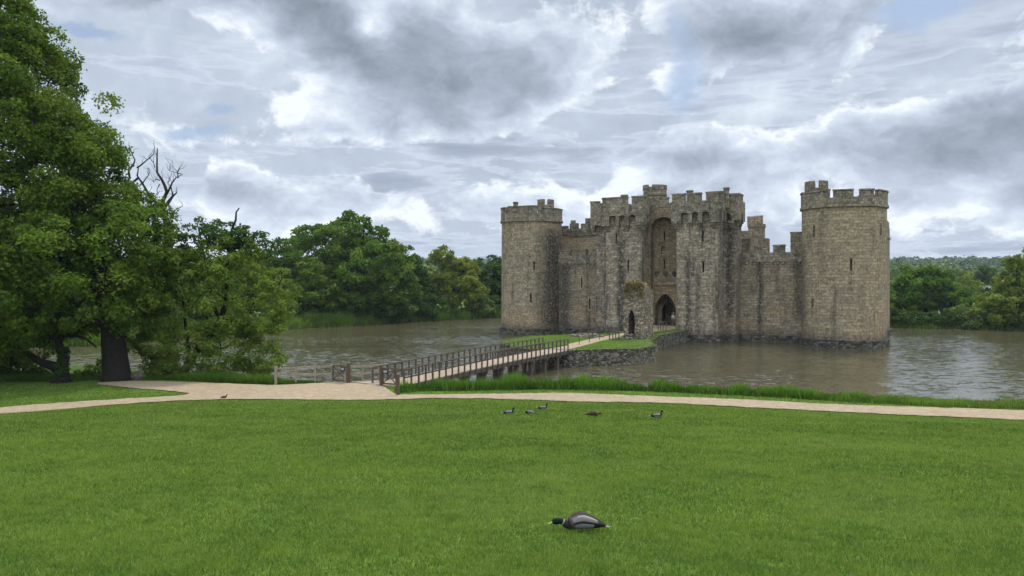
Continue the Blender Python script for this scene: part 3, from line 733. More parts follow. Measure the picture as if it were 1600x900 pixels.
# gatehouse ---------------------------------------------------------------
gm = M['gate']
def wing(s0, s1, side):
    g = MB().box(s0, s1, -2.0, .8 if side > 0 else 5, -.6, 16.6).build('gatehouse_wing', gm, castle); stone_uv(g)
    a, b = (s0 - .55, s1) if side < 0 else (s0, s1 + .5)
    c = (s0 + s1) / 2 + (.0 if side < 0 else -.15)
    mer = [(a, a + 1.25)] if side < 0 else [(b - 1.75, b)]
    parapet(g, a, b, 2.6, -4.5 if side < 0 else -.6, 15.0, 15.95, 17.45, 18.25, mer, [(c + (.45 if side < 0 else -.1), .85 if side < 0 else 1.25)], [(-2.0, -.9), (.0, 1.6), (2.4, 4.0)] if side < 0 else [(-2.0, -.5)], [(-1., .7), (.6, .7), (2.2, .7)] if side < 0 else [(-1., .7)], M['parapet'], left=side < 0, right=side > 0)
    corbel(g, a + .32, 2.0, .62, .58, 15.0)
    if side > 0:
        corbel(g, b - .95, 2.0, .7, .58, 15.0)
        for y in (-1.7, -.2): corbel_side(g, s1, y, .5, .45, 15.0)
    pl = MB().box(s0 - .25, s1 + .25, -2.3, -1.0, -.6, .85, jit=.06).build('plinth', M['plinth'], g)
    return g
def gtower(s0, s1, mer, arc, wins, chim=None):
    g = MB().box(s0, s1, -4.5, 5, -.6, 16.7).build('gatehouse_tower', gm, castle)
    cb = MB()
    for (s, z0, z1) in wins: slit_cut(cb, s, 4.5, z0, z1)
    cut(g, cb); stone_uv(g)
    for (s, z0, z1) in wins: slit_frame(g, s, 4.5, z0, z1, gm)
    parapet(g, s0 - .5, s1 + .55, 5.1, -4.5, 14.98, 16.05, 17.4, 18.35, mer, arc, [(-4.6, -3.2), (-2.3, -.6), (.3, 1.9), (2.8, 4.4)], [(-3.6, .8), (-2.2, .8), (-.8, .8)], M['parapet'])
    edges = [s0 - .5] + [x for c, w_ in arc for x in (c - w_ / 2, c + w_ / 2)] + [s1 + .55]
    for i in range(0, len(edges), 2):
        a, b = edges[i], edges[i + 1]; corbel(g, (a + b) / 2, 4.5, (b - a) - .04, .58, 14.98)
    for y in (-4.2, -2.9, -1.5, 0): corbel_side(g, s1, y, .5, .52, 15.15); corbel_side(g, s0, y, .5, .48, 15.15, -1)
    if chim:
        for (x, y, z, r_) in chim:
            q = MB(); q.cyl(x, y, 16.6, z - .2, r_, 8); q.cyl(x, y, z - .197, z, r_ + .08, 8); o = q.build('chimney', M['parapet'], g); stone_uv(o, (x, y, r_))
    pl = MB().box(s0 - .3, s1 + .3, -4.8, -3.0, -.6, .85, jit=.06).build('plinth', M['plinth'], g)
    return g
wing(11.06, 13.7, -1); wing(28.3, 29.95, 1)
def so(px, n): tt = (px - 800) / FPX; return (tt * (110.4 - .866 * n) - 2.87 + .5 * n) / (.866 + .5 * tt)
def zo(px, py, n): s = so(px, n); return EYE + (HZ - py) * (110.4 - .5 * s - .866 * n) / FPX
P5 = lambda a: so(a, 5.1)
gtower(13.62, 18.55, [(P5(941), P5(980)), (P5(987), P5(1008.5))], [((P5(951.5) + P5(962)) / 2, P5(962) - P5(951.5)), ((P5(967) + P5(976)) / 2, P5(976) - P5(967)), ((P5(982) + P5(993)) / 2, P5(993) - P5(982))],
       [(so(963, 4.5), 12.5, 13.75), (so(981.5, 4.5), 8.9, 10.3)], [(16.1, -4.3, 18.75, .45)])
gtower(23.16, 28.37, [(P5(1050), P5(1070)), (P5(1072.5), P5(1095.5), 18.3), (P5(1103), P5(1128.5))], [((P5(1063.5) + P5(1075)) / 2, P5(1075) - P5(1063.5)), ((P5(1081) + P5(1091)) / 2, P5(1091) - P5(1081)), ((P5(1097) + P5(1108)) / 2, P5(1108) - P5(1097))],
       [(so(1098, 4.5), 12.4, 13.8), (so(1099, 4.5), 8.6, 9.95)], [(so(1135, 3), -3., 19.05, .36), (so(1077, 4.6), -4.4, 18.8, .4)])
# body behind the two towers
body = MB().box(14.0, 27.6, 3.0, 9, -.6, 16.9).build('gatehouse_block', gm, castle); stone_uv(body)
# the tall recess: a wall with a round-headed opening, and the back wall with the portal
def round_arch(c, w, z0, zs, zt, k=9, pointed=0.):
    h = w / 2; pts = [(c - h, z0), (c + h, z0), (c + h, zs)]
    for i in range(1, k):
        a = math.pi * i / k; x = math.cos(a)
        y = math.sin(a) if not pointed else (1 - abs(x) ** 1.75) ** .9 * (1) 
        pts.append((c + h * x, zs + (zt - zs) * y))
    return pts + [(c - h, zs)]
fw_ = MB().box(18.5, 23.2, -2.7, -1.75, -.6, 17.6).build('recess_wall', M['recess'], castle)
cb = MB(); cb.panel(round_arch(20.85, 3.5, -1, 14.1, 15.75, 14), ((0, -4, 0), (1, 0, 0), (0, 1, 0)), 3); cut(fw_, cb); stone_uv(fw_)
hm = MB()
for k in range(16):
    a0, a1 = math.pi * k / 16, math.pi * (k + 1) / 16
    p0 = Vector((20.85 + 1.87 * math.cos(a0), -2.72, 14.1 + 1.77 * math.sin(a0))); p1 = Vector((20.85 + 1.87 * math.cos(a1), -2.72, 14.1 + 1.77 * math.sin(a1)))
    hm.obox(p0, p1, .14, .26, up=Vector((0, 1, 0)))
o = hm.build('arch_hood', M['parapet'], fw_); stone_uv(o)
mer = [(so(1030, 2.7), so(1043.5, 2.7), 18.25)]
pm = MB(); pm.panel([(18.5, 17.0), (23.2, 17.0)] + crenel(18.5, 23.2, 17.0, 17.55, 18.2, mer), ((0, -2.72, 0), (1, 0, 0), (0, 1, 0)), .5); caps(pm, ((0, -2.72, 0), (1, 0, 0), (0, 1, 0)), mer, 18.2, .5)
o = pm.build('parapet', M['parapet'], fw_); stone_uv(o)
bw = MB().box(18.5, 23.2, -1.5, -.2, -.6, 16.9).build('gate_wall', M['recess'], castle)
cb = MB(); pc = (so(1023, 1.5) + so(1055.5, 1.5)) / 2; pw = so(1055.5, 1.5) - so(1023, 1.5)
cb.panel(round_arch(pc, pw, 1.72, 4.15, 5.8, 16, 1.), ((0, -2.5, 0), (1, 0, 0), (0, 1, 0)), 3.5)
for (s, z0, z1) in ((20.6, 12.8, 14.1), (20.6, 9.1, 10.4)): slit_cut(cb, s, 1.5, z0, z1)
cb.panel(round_arch(20.45, .62, 11.0, 11.85, 12.15, 8), ((0, -2.5, 0), (1, 0, 0), (0, 1, 0)), 1.35)
cut(bw, cb); stone_uv(bw)
for (s, z0, z1) in ((20.6, 12.8, 14.1), (20.6, 9.1, 10.4)): slit_frame(bw, s, 1.5, z0, z1, M['recess'])
nm_ = MB(); nm_.box(20.13, 20.77, -1.62, -1.503, 10.86, 10.99); nm_.box(20.05, 20.13, -1.56, -1.503, 11., 12.); nm_.box(20.77, 20.85, -1.56, -1.503, 11., 12.)
o = nm_.build('niche', M['warm'], bw); stone_uv(o)
# label moulding over the portal, and three worn shields
lm = MB(); lm.box(19.0, 22.5, -1.68, -1.503, 7.05, 7.2); lm.box(19.0, 19.13, -1.62, -1.503, 5.2, 7.047); lm.box(22.37, 22.5, -1.62, -1.503, 5.2, 7.047)
o = lm.build('label_moulding', M['warm'], bw); stone_uv(o)
for i, s in enumerate((19.55, 20.75, 21.95)):
    sh = MB().panel([(-.32, 0), (-.3, -.35), (0, -.78), (.3, -.35), (.32, 0)], ((s, -1.503, 8.75), (1, 0, 0), (0, -1, 0)), .09).build('carved_shield', M['plinth'], bw); stone_uv(sh)
# inner order of the portal: narrower arch, portcullis teeth, a red-brown door leaf standing open
ino = MB().box(18.6, 23.1, -.15, .45, 1.0, 7.0).build('inner_arch', M['recess'], castle)
cb = MB(); cb.panel(round_arch(pc + .05, pw * .72, .5, 3.75, 4.85, 16, 1.), ((0, -1, 0), (1, 0, 0), (0, 1, 0)), 3.); cut(ino, cb); stone_uv(ino)
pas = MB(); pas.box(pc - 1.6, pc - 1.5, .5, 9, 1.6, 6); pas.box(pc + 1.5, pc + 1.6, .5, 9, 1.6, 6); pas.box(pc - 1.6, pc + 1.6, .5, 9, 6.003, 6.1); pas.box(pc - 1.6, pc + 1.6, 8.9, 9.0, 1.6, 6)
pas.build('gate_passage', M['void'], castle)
pc_ = MB()
for k in range(9):
    x = pc - pw * .42 + k * pw * .105; zt = 5.55 - abs(k - 4) * .12; pc_.box(x - .04, x + .04, -.42, -.36, 4.35, zt); pc_.bm.verts.ensure_lookup_table()
for z in (4.62, 4.95, 5.25): pc_.box(pc - pw * .44, pc + pw * .44, -.36, -.31, z - .035, z + .035)
pc_.build('portcullis', M['iron'], castle)
dr = empty('door', (pc + pw * .36, .3, 0)); dr.parent = castle
q = MB()
for k in range(6): q.box(-.045, .045, .02 + k * .26, .265 + k * .26, 1.75, 4.4 - (5 - k) * .0, jit=.004)
q.build('door_leaf', M['door'], dr)
for z in (2.2, 3.1, 4.0): MB().box(-.075, -.048, .05, 1.5, z - .04, z + .04).build('hinge', M['iron'], dr)
dr.rotation_euler = (0, 0, R(12))
# stair turret above the gate
tb = MB(); tx, ty, tr = 17.35, 4.0, 1.66
tb.cyl(tx, ty, 10, 19.3, tr, 8); tb.cyl(tx, ty, 19.303, 19.5, tr + .12, 8)
tb.arc(tx, ty, tr - .4, tr + .02, 0, 360, 19.503, 20.1, step=45)
for a0, a1 in ((-85, -20), (0, 70), (90, 160), (105 + 80, 250)): tb.arc(tx, ty, tr - .4, tr + .02, a0, a1, 20.103, 20.75 + random.uniform(-.06, .06), step=20)
o = tb.build('stair_turret', M['parapet'], castle); stone_uv(o, (tx, ty, tr))
o = MB().box(15.6, 19.0, 2.2, 4.0, 15, 18.9, jit=.0).build('gatehouse_block', M['parapet'], castle); stone_uv(o)

# curtain walls -------------------------------------------------------------
def curtain(s0, s1, n, th, ze, zm, mer, m, wins=(), name='curtain_wall', plinth=True):
    mb = MB(); mb.panel([(s0, -.6), (s1, -.6), (s1, ze - 1.15), (s0, ze - 1.15)], ((0, -n, 0), (1, 0, 0), (0, 1, 0)), th)
    g = mb.build(name, m, castle)
    if wins:
        cb = MB()
        for (s, z0, z1) in wins: slit_cut(cb, s, n, z0, z1)
        cut(g, cb)
        for (s, z0, z1) in wins: slit_frame(g, s, n, z0, z1, M['warm'])
    stone_uv(g)
    pm = MB(); pm.panel([(s0, ze - 1.147), (s1, ze - 1.147)] + crenel(s0, s1, 0, ze, zm, mer), ((0, -n - .12, 0), (1, 0, 0), (0, 1, 0)), .55)
    caps(pm, ((0, -n - .12, 0), (1, 0, 0), (0, 1, 0)), mer, zm, .55)
    x = s0 + .2
    while x < s1 - .3: pm.box(x, x + .22, -n - .14, -n + .05, ze - 1.45, ze - 1.15, jit=.02); x += .62
    o = pm.build('parapet', M['parapet'], g); stone_uv(o)
    if plinth: MB().box(s0, s1, -n - .3, -n + .5, -.6, .82, jit=.05).build('plinth', M['plinth'], g)
    return g
S0 = lambda a: so(a, .1)
curtain(3.4, 11.4, 0, 2.2, 11.15, 11.9, [(S0(874), S0(890)), (S0(897), S0(916)), (S0(923), 11.2)], M['curtain'], [(so(909, 0), 6.6, 8.0), (so(921.5, 0), 3.6, 5.1)])
curtain(29.9, 38.3, 0, 2.2, 11.05, 11.95, [(S0(1178), S0(1200), 11.8), (S0(1208), S0(1226)), (S0(1235), 38.0, 13.4)], M['curtain'])
# side and rear ranges
def sidewall(s, y0, y1, name='curtain_wall'):
    mb = MB().box(s - 1, s + 1, y0, y1, -.6, 10.5)
    y = y0 + .4
    while y < y1 - 1.6: mb.box(s + .5, s + 1.05, y, y + 1.6, 10.503, 12); y += 2.5
    mb.box(s + .5, s + 1.02, y0, y1, 10.0, 11.1)
    o = mb.build(name, M['curtain'], castle); stone_uv(o)
sidewall(42.2, 4.2, 32); sidewall(-1.2, 4.2, 34)
mt_ = MB().box(40, 45.5, 17.5, 23.5, -.6, 15.0); mt_.box(39.9, 45.62, 17.4, 23.6, 13.4, 13.65)
mt_.box(44.9, 45.55, 17.45, 19.0, 15.003, 15.75); mt_.box(44.9, 45.55, 20, 21.6, 15.003, 15.75)
o = mt_.build('side_tower', M['tower_right'], castle); stone_uv(o)
MB().box(40, 45.8, 17.2, 23.8, -.6, .8, jit=.05).build('plinth', M['plinth'], o)
o = MB().box(0, 42, 33, 35, -.6, 11).build('curtain_wall', M['curtain'], castle); stone_uv(o)
# pale range behind the left curtain
S5 = lambda a: so(a, -5)
o = MB().box(2.3, 13.4, 5.0, 11.5, -.6, 14.35).build('inner_range', M['warm'], castle); stone_uv(o)
mer = [(S5(874), S5(887), 15.75), (S5(890.5), S5(903), 16.1), (S5(908), S5(914.5), 16.0), (S5(915), S5(926), 16.75), (S5(927), 13.2, 16.6)]
pm = MB(); pm.panel([(2.2, 14.353), (13.4, 14.353)] + crenel(2.2, 13.4, 0, 15.3, 16, mer), ((0, 4.88, 0), (1, 0, 0), (0, 1, 0)), .5)
pm.box(S5(892), S5(898), 4.9, 5.4, 16.1, 16.55); pm.box(3.7, 13.3, 4.8, 5.0, 14.2, 14.5)
pr = pm.build('parapet', M['parapet'], o); stone_uv(pr)
# ruined range and little turret right of the gatehouse
s1_ = so(1172, -3)
o = MB().box(29, s1_, 3.0, 8, -.6, 13.2).build('inner_range', M['curtain'], castle); stone_uv(o)
pm = MB(); pm.box(29, s1_ + .1, 2.9, 3.4, 13.203, 14.0, jit=.03); pm.box(29, s1_ - .0, 2.86, 3.1, 12.95, 13.2); pr = pm.build('parapet', M['warm'], o); stone_uv(pr)
s0_, sE = so(1168, -14), so(1191.5, -14)
o = MB().box(s0_ + .1, sE - .1, 14, 16.2, -.6, 15.2); o.box(s0_, sE, 13.9, 16.3, 15.2, 15.7)
o.box(s0_, s0_ + 1.0, 13.9, 14.3, 15.703, 16.75, jit=.03); o.box(sE - 1.05, sE, 13.9, 14.3, 15.703, 16.85, jit=.03); o.box(sE - .1, sE + .6, 14, 16, -.6, 13.6)
o.box(s0_ - .6, s0_ + .1, 14, 16, -.6, 13.2); o = o.build('inner_turret', M['curtain'], castle); stone_uv(o)

# ------------------------------------------------------------------ island and causeway
isl = empty('causeway_island', (LX, LY, 0), R(-30), 'octagonal stone-walled island and causeway topped with grass before the gatehouse', 'island')
IP = [(18.6, 1.8), (18.6, 16.0), (15.8, 19.5), (13.0, 24.), (13.3, 31), (16, 34.6), (19.6, 37.3), (23.95, 37.1), (25.7, 34.8), (28.3, 32.6), (28.7, 28.3), (26.2, 22.8), (25.6, 19.2), (24.7, 16.2), (24.55, 1.8)]
def inset(P, d_):
    n = len(P); out = []; cxy = Vector((21.5, 24))
    for i in range(n):
        a, b, c = Vector(P[i - 1]), Vector(P[i]), Vector(P[(i + 1) % n])
        n1_ = Vector((-(b - a).y, (b - a).x)).normalized(); n2_ = Vector((-(c - b).y, (c - b).x)).normalized()
        q = (n1_ + n2_).normalized()
        if q.dot(Vector((21.5, min(max(b.y, 8), 27))) - b) < 0: q = -q
        out.append(tuple(b + q * d_))
    return out
def rag(P, amp, step=.5):
    return [(q.x, q.y) for q in ragged(P, step, amp, 3)]
top = 1.42
wl = rag(IP, .10)
mb = MB(); n = len(wl)
rings = []
for z, push in ((-.6, .12), (.45, .06), (1.05, .0), (top - .02, .05), (top + .02, -.35)):
    cc = []
    for x, y in wl:
        v = Vector((x, y)) - Vector((21.5, min(max(y, 6), 27))); v = v.normalized() * push
        nz = mnoise.noise(Vector((x * 1.1, y * 1.1, z * 2))) * .09
        cc.append(mb.bm.verts.new((x + v.x * (1 + nz), -(y + v.y), z + (nz if z > 1 else 0))))
    rings.append(cc)
for A, B in zip(rings, rings[1:]):
    for k in range(n): mb.bm.faces.new((A[k], A[(k + 1) % n], B[(k + 1) % n], B[k]))
f = mb.bm.faces.new(rings[-1]); bmesh.ops.triangulate(mb.bm, faces=[f])
wall = mb.build('retaining_wall', M['island'], isl)
gp = rag(inset(IP, .42), .06); mb = MB()
flat_fill(mb, [(x, -y) for x, y in gp], top + .05)
rim_o, rim_i = rag(inset(IP, -.06), .05), rag(inset(IP, .5), .05)
rm = MB()
ro = [rm.bm.verts.new((x, -y, top - .03)) for x, y in rim_o]
for k in range(0, len(rim_o)):
    x, y = rim_o[k]; c_ = Vector((21.5, min(max(y, 6), 27))) - Vector((x, y)); c_ = c_.normalized() * .5
    ro[k].co.z += random.uniform(0, .09)
ri = [rm.bm.verts.new((x + (Vector((21.5, min(max(y, 6), 27))) - Vector((x, y))).normalized().x * .55, -(y + (Vector((21.5, min(max(y, 6), 27))) - Vector((x, y))).normalized().y * .55), top + .06)) for x, y in rim_o]
n = len(ro)
for k in range(n): rm.bm.faces.new((ro[k], ro[(k + 1) % n], ri[(k + 1) % n], ri[k]))
rm.build('rim', M['rim'], isl)
turf = mb.build('turf', ground.data.materials[0], isl)
tp = [(21.45, 37.35), (23.75, 37.3), (23.3, 33), (22.5, 27), (22.1, 21), (21.9, 16), (22.6, 9), (23.1, 5.4), (23.1, 1.7), (18.9, 1.7), (18.9, 5.2), (20.0, 9), (20.2, 16), (20.3, 21), (20.7, 27), (21.3, 33)]
mb = MB(); flat_fill(mb, [(x, -y) for x, y in rag(tp, .06, .3)], top + .075)
mb.build('path', M['gravel'], isl)
mb = MB().prism([(18.7, -4.5), (23.1, -4.5), (23.1, 1.2), (18.7, 1.2)], 1.2, 1.72); o = mb.build('threshold', M['gravel'], isl)
# grass blades on the island
N = 60000; s_ = rng.uniform(12.5, 29, N); n_ = rng.uniform(1.5, 37.5, N)
k = inpoly(np.array(inset(IP, .3)), s_, n_) & ~inpoly(np.array(tp), s_, n_); s_, n_ = s_[k], n_[k]
wx_ = LX + .866 * s_ - .5 * n_; wy_ = LY - .5 * s_ - .866 * n_; r = np.clip(.55 + rng.normal(0, .2, len(s_)), 0, 1)
blades('island_grass', wx_, wy_, np.full(len(s_), top + .045), rng.uniform(.04, .12, len(s_)) , rng.uniform(.02, .04, len(s_)), np.stack([r, r * .15, r * 0], -1), M['grass'], .5)
edge = np.array(inset(IP, .12)); 
N = 9000; ii = rng.integers(0, len(edge), N); tt = rng.uniform(0, 1, N)[:, None]; q = edge[ii] * (1 - tt) + edge[(ii + 1) % len(edge)] * tt + rng.normal(0, .1, (N, 2))
k = q[:, 1] > 2.5; q = q[k]; r = rng.uniform(0, .8, len(q))
blades('island_edge_grass', LX + .866 * q[:, 0] - .5 * q[:, 1], LY - .5 * q[:, 0] - .866 * q[:, 1], np.full(len(q), top - .05), rng.uniform(.08, .26, len(q)), rng.uniform(.02, .05, len(q)), np.stack([r, r * .5, r * 0], -1), M['reed'], .6)
# low mound at the back left of the island
mb = MB(); bmesh.ops.create_icosphere(mb.bm, subdivisions=3, radius=1.)
for v in mb.bm.verts: v.co = Vector((v.co.x * 2.1 + 18.6, v.co.y * 1.3 - 21.8, v.co.z * .42 + 1.45)) + Vector((0, 0, mnoise.noise(v.co * 2) * .12))
o = mb.build('mound', M['island'], isl)

# the ruined barbican
ru = empty('barbican_ruin', CW(24.0, 21.3, top), R(-30), 'ragged stub of ruined stone tower with an arched doorway and golden moss on top', 'ruin')
mb = MB(); 
def craggy(mb, x0, x1, y0, y1, z0, zf, step=.30, mi=0, topmi=1):
    xs = np.arange(x0, x1 + .01, (x1 - x0) / max(2, round((x1 - x0) / step))); ys = np.arange(y0, y1 + .01, (y1 - y0) / max(2, round((y1 - y0) / step)))
    nz_ = 18
    def P(i, j, k):
        x, y = xs[i], ys[j]; zt = zf(x, y); z = z0 + (zt - z0) * k / nz_
        v = Vector((x, y, z)); q = mnoise.noise_vector(v * 1.5) * .16 + mnoise.noise_vector(v * 4.1) * .09
        if k == 0: q = q * .2
        return v + q
    memo = {}
    def V(i, j, k):
        if (i, j, k) not in memo: memo[(i, j, k)] = mb.bm.verts.new(P(i, j, k))
        return memo[(i, j, k)]
    I, J = len(xs) - 1, len(ys) - 1
    for k in range(nz_):
        for i in range(I):
            mb.bm.faces.new((V(i, 0, k), V(i + 1, 0, k), V(i + 1, 0, k + 1), V(i, 0, k + 1))); mb.bm.faces.new((V(i + 1, J, k), V(i, J, k), V(i, J, k + 1), V(i + 1, J, k + 1)))
        for j in range(J):
            mb.bm.faces.new((V(0, j + 1, k), V(0, j, k), V(0, j, k + 1), V(0, j + 1, k + 1))); mb.bm.faces.new((V(I, j, k), V(I, j + 1, k), V(I, j + 1, k + 1), V(I, j, k + 1)))
    for i in range(I):
        for j in range(J):
            mb.bm.faces.new((V(i, j, nz_), V(i + 1, j, nz_), V(i + 1, j + 1, nz_), V(i, j + 1, nz_))).material_index = topmi
            mb.bm.faces.new((V(i, j + 1, 0), V(i + 1, j + 1, 0), V(i + 1, j, 0), V(i, j, 0)))
def ztop(x, y): return 5.9 - 1.1 * max(0, -x - .75) ** 1.5 - .7 * max(0, x - .7) + .4 * mnoise.noise(Vector((x * 1.4, y * 1.1, 5))) - .45 * max(0, y - 1.3)
craggy(mb, -1.25, 1.0, 0, 3.0, -.15, ztop)
o = mb.build('ruined_wall', [M['ruin'], M['moss']], ru)
cb = MB(); cb.panel(round_arch(-.38, .74, .1, 2.3, 3.05, 10, 1.), ((0, -1, 0), (1, 0, 0), (0, 1, 0)), 3.2); cut(o, cb)
q = MB(); q.box(-.80, -.74, .16, .5, .1, 2.4); q.box(-.02, .05, .16, .6, .1, 2.4); q.box(-.55, -.36, 1.2, 1.35, .1, 2.4); q.build('door_jamb', M['oak_red'], ru)
def heap(parent, cx, cy, rx, ry, rz, N, m, name='rubble_base', z=0.):
    mb = MB()
    for k in range(N):
        a = random.uniform(0, 2 * math.pi); rr = math.sqrt(random.random()); x = cx + rx * rr * math.cos(a); y = cy + ry * rr * math.sin(a); zz = z + rz * (1 - rr) * random.uniform(.3, 1)
        r_ = random.uniform(.12, .3); g = bmesh.ops.create_icosphere(mb.bm, subdivisions=1, radius=r_)
        for v in g['verts']: v.co = Vector((v.co.x * random.uniform(.8, 1.4), v.co.y, v.co.z * .7)) + Vector((x, y, zz))
    return mb.build(name, m, parent)
heap(ru, -.3, -.25, 1.5, .75, .55, 70, M['island']); heap(ru, 1.15, .9, .45, 1.9, .5, 40, M['island'])
# moss tufts hanging on the crown of the ruin
N = 1700; x = rng.uniform(-1.3, 1.05, N); y = rng.uniform(-.1, 3.0, N); zt = np.array([ztop(a, b) for a, b in zip(x, y)]); 
side = rng.uniform(0, 1, N) < .22; z = np.where(side, zt - rng.uniform(0, 1.3, N) ** 1.5 * .6, zt); y = np.where(side, -.14, y)
v = np.empty((N, 3, 3)); s3 = .085
b0 = np.stack([x, y, z], -1)
for i in range(3): v[:, i] = b0 + rng.normal(0, s3, (N, 3))
tn = np.stack([rng.uniform(0, 1, N), np.clip(rng.normal(.5, .35, N), 0, 1), np.zeros(N)], -1)
M['mossleaf'] = leafmat('moss_and_dry_tufts', (.035, .045, .015), (.09, .085, .03), (.27, .19, .06), .2)
link('moss_tuft', mesh_np('moss_tuft', v.reshape(-1, 3), 3, tn), M['mossleaf'], ru)
# ------------------------------------------------------------------ footbridge
br = empty('footbridge', CW(22.7, 60.4, 0), R(-30), 'long low timber footbridge with dark post railings crossing the moat to the island', 'bridge')
BL = 23.1
dz_ = lambda y: 1.14 + .33 * y / BL + .10 * math.sin(math.pi * y / BL)
mb = MB(); y = -.1; k = 0
while y < BL: mb.box(-1.17, 1.17, y, y + .148, dz_(y) - .055, dz_(y), jit=.004); y += .158
M['deck'] = simple('pinkish_worn_deck_boards', (.29, .225, .16), .9, .22, 5., .004)
mb.build('deck', M['deck'], br)
mb = MB()
for x in (-1.1, 0, 1.1):
    for a in range(0, 8):
        y0, y1 = a * BL / 8, (a + 1) * BL / 8; mb.obox((x, y0, dz_(y0) - .2), (x, y1, dz_(y1) - .2), .16, .27)
mb.build('beam', M['oak'], br)
for sx, s0 in ((1, 0.0), (-1, 0.0)):
    x = 1.24 * sx; mb = MB(); mm_ = MB(); ys = [s0 + i * (BL - .1 - s0) / 31 for i in range(32)]
    for a, b in zip(ys, ys[1:]):
        mb.obox((x, a, dz_(a) + 1.0), (x, b, dz_(b) + 1.0), .10, .07); mm_.obox((x, a, dz_(a) + .50), (x, b, dz_(b) + .50), .05, .09)
    bmesh.ops.remove_doubles(mb.bm, verts=mb.bm.verts, dist=.02); bmesh.ops.remove_doubles(mm_.bm, verts=mm_.bm.verts, dist=.02)
    rl = mb.build('railing', M['oak'], br); mm_.build('mid_rail', M['oak'], rl)
    for y in ys:
        ht = 1.0 if y < BL - .3 else 1.08
        MB().box(x - .045, x + .045, y - .045, y + .045, dz_(y) - .42, dz_(y) + ht - .036, jit=.006).build('post', M['oak'], rl)
for i in range(9):
    y = 2.6 + i * 2.35
    for x in (-.95, .95):
        MB().box(x - .15, x + .15, y - .15, y + .15, -1.3, dz_(y) - .34, jit=.012).build('pile', M['oak'], br)
    MB().box(-1.25, 1.25, y - .1, y + .1, dz_(y) - .56, dz_(y) - .338).build('cross_beam', M['oak'], br)
# apron between forecourt and deck
mb = MB().prism([(-2.9, -.25), (1.2, -.35), (1.17, -.12), (-1.17, -.12 + .0), (-1.25, 2.2)], 1.02, 1.16); mb.build('apron', M['deck'], br)
mb = MB().box(-3.2, 1.7, -.4, .9, -1.2, 1.05); mb.build('abutment', M['island'], br)

def fence_run(name, pts, h, label, m, mrail, rails=(.95, .5), pw=.10, cat='fence', endpost=None, n_between=0, group=None):
    o = pts[0]; root = empty(name, (o[0], o[1], hz(o[0], o[1])), 0, label, cat, group)
    P = [Vector((p[0] - o[0], p[1] - o[1], (p[2] if len(p) > 2 else hz(p[0], p[1])) - hz(o[0], o[1]))) for p in pts]
    for i, p in enumerate(P):
        hh = h + (.12 if endpost and i in endpost else 0); ww = pw * (1.5 if endpost and i in endpost else 1)
        MB().box(p.x - ww / 2, p.x + ww / 2, p.y - ww / 2, p.y + ww / 2, p.z - .35, p.z + hh, jit=.006).build('post', m, root)
    for r_ in rails:
        mb = MB()
        for a, b in zip(P, P[1:]): mb.obox(a + Vector((0, 0, h * r_)), b + Vector((0, 0, h * r_)), .07, .11)
        mb.build('rail', mrail, root)
    return root
Z1 = TERR
def gp_(px, py): x, y = W(px, py, Z1); return (x, y, Z1)
fence_run('wooden_fence', [gp_(431, 601.5), gp_(462, 599.5), gp_(492, 598), gp_(519, 597), gp_(549, 597)], 1.06, 'low pale two-rail wooden fence between the bushes and the open left gate', M['oak_light'], M['oak_light'], endpost=(0,))
a = CW(21.44, 58.0); b = CW(19.75, 61.0); c_ = CW(20.3, 60.0); d_ = CW(20.85, 59.05)
fence_run('wooden_fence', [(b.x, b.y, 1.1), (c_.x, c_.y, 1.1), (d_.x, d_.y, 1.12), (a.x, a.y, 1.14)], 1.05, 'short pale fence funnelling from the left gate post to the bridge railing', M['oak_light'], M['oak_light'])
def gate(px0, py0, px1, py1, label, hinge_right, sign_at):
    p0, p1 = Vector(W(px0, py0, Z1) + (0,)), Vector(W(px1, py1, Z1) + (0,)); L = (p1 - p0).length
    yaw = math.atan2(p1.y - p0.y, p1.x - p0.x)
    g = empty('wooden_gate', (p0.x, p0.y, Z1), yaw, label, 'gate', 'gates at the bridge')
    fm = MB(); z0, z1 = .10, 1.12
    fm.box(0, .09, -.03, .03, z0, z1); fm.box(L - .09, L, -.03, .03, z0, z1); fm.box(.093, L - .093, -.028, .028, z1 - .085, z1 - .0); fm.box(.093, L - .093, -.028, .028, z0 + .0, z0 + .09)
    fm.build('gate_frame', M['oak'], g)
    bm_ = MB(); bm_.obox((.09, -.032, z0 + .09), (L - .09, -.032, z1 - .09), .03, .07, up=Vector((0, 0, 1))); bm_.build('brace', M['oak'], g)
    bm_ = MB(); bm_.obox((.09, .0, z1 - .09), (L - .09, .0, z0 + .09), .028, .07); bm_.build('brace', M['oak'], g)
    MB().box(.093, L - .093, -.02, .02, .60, .65).build('mid_rail', M['oak'], g)
    sx = sign_at * L
    s = MB().box(sx - .19, sx + .19, -.075, -.052, .76, 1.03).build('notice', M['signpanel'], g)
    MB().box(sx - .14, sx + .10, -.081, -.0765, .83, .97).build('notice_face', M['signpaper'], s)
    x = L + .085 if hinge_right else -.085
    MB().box(x - .08, x + .08, -.08, .08, -.2, 1.28).build('gate_post', M['oak_red'], g)
gate(519.5, 597.5, 543, 599, 'open X-braced wooden gate on the left of the bridge mouth with black notice', True, .72)
gate(597.5, 602.8, 620, 604, 'open X-braced wooden gate at the right railing of the bridge with black notice', False, .26)
x, y = W(621.8, 618, Z1)
pt = MB().box(-.085, .085, -.085, .085, -.3, 1.2, jit=.01).build('wooden_post', M['oak_red']); pt.location = (x, y, Z1); tag(pt, 'thick reddish brown post standing alone where reeds meet the gravel by the bridge', 'post')

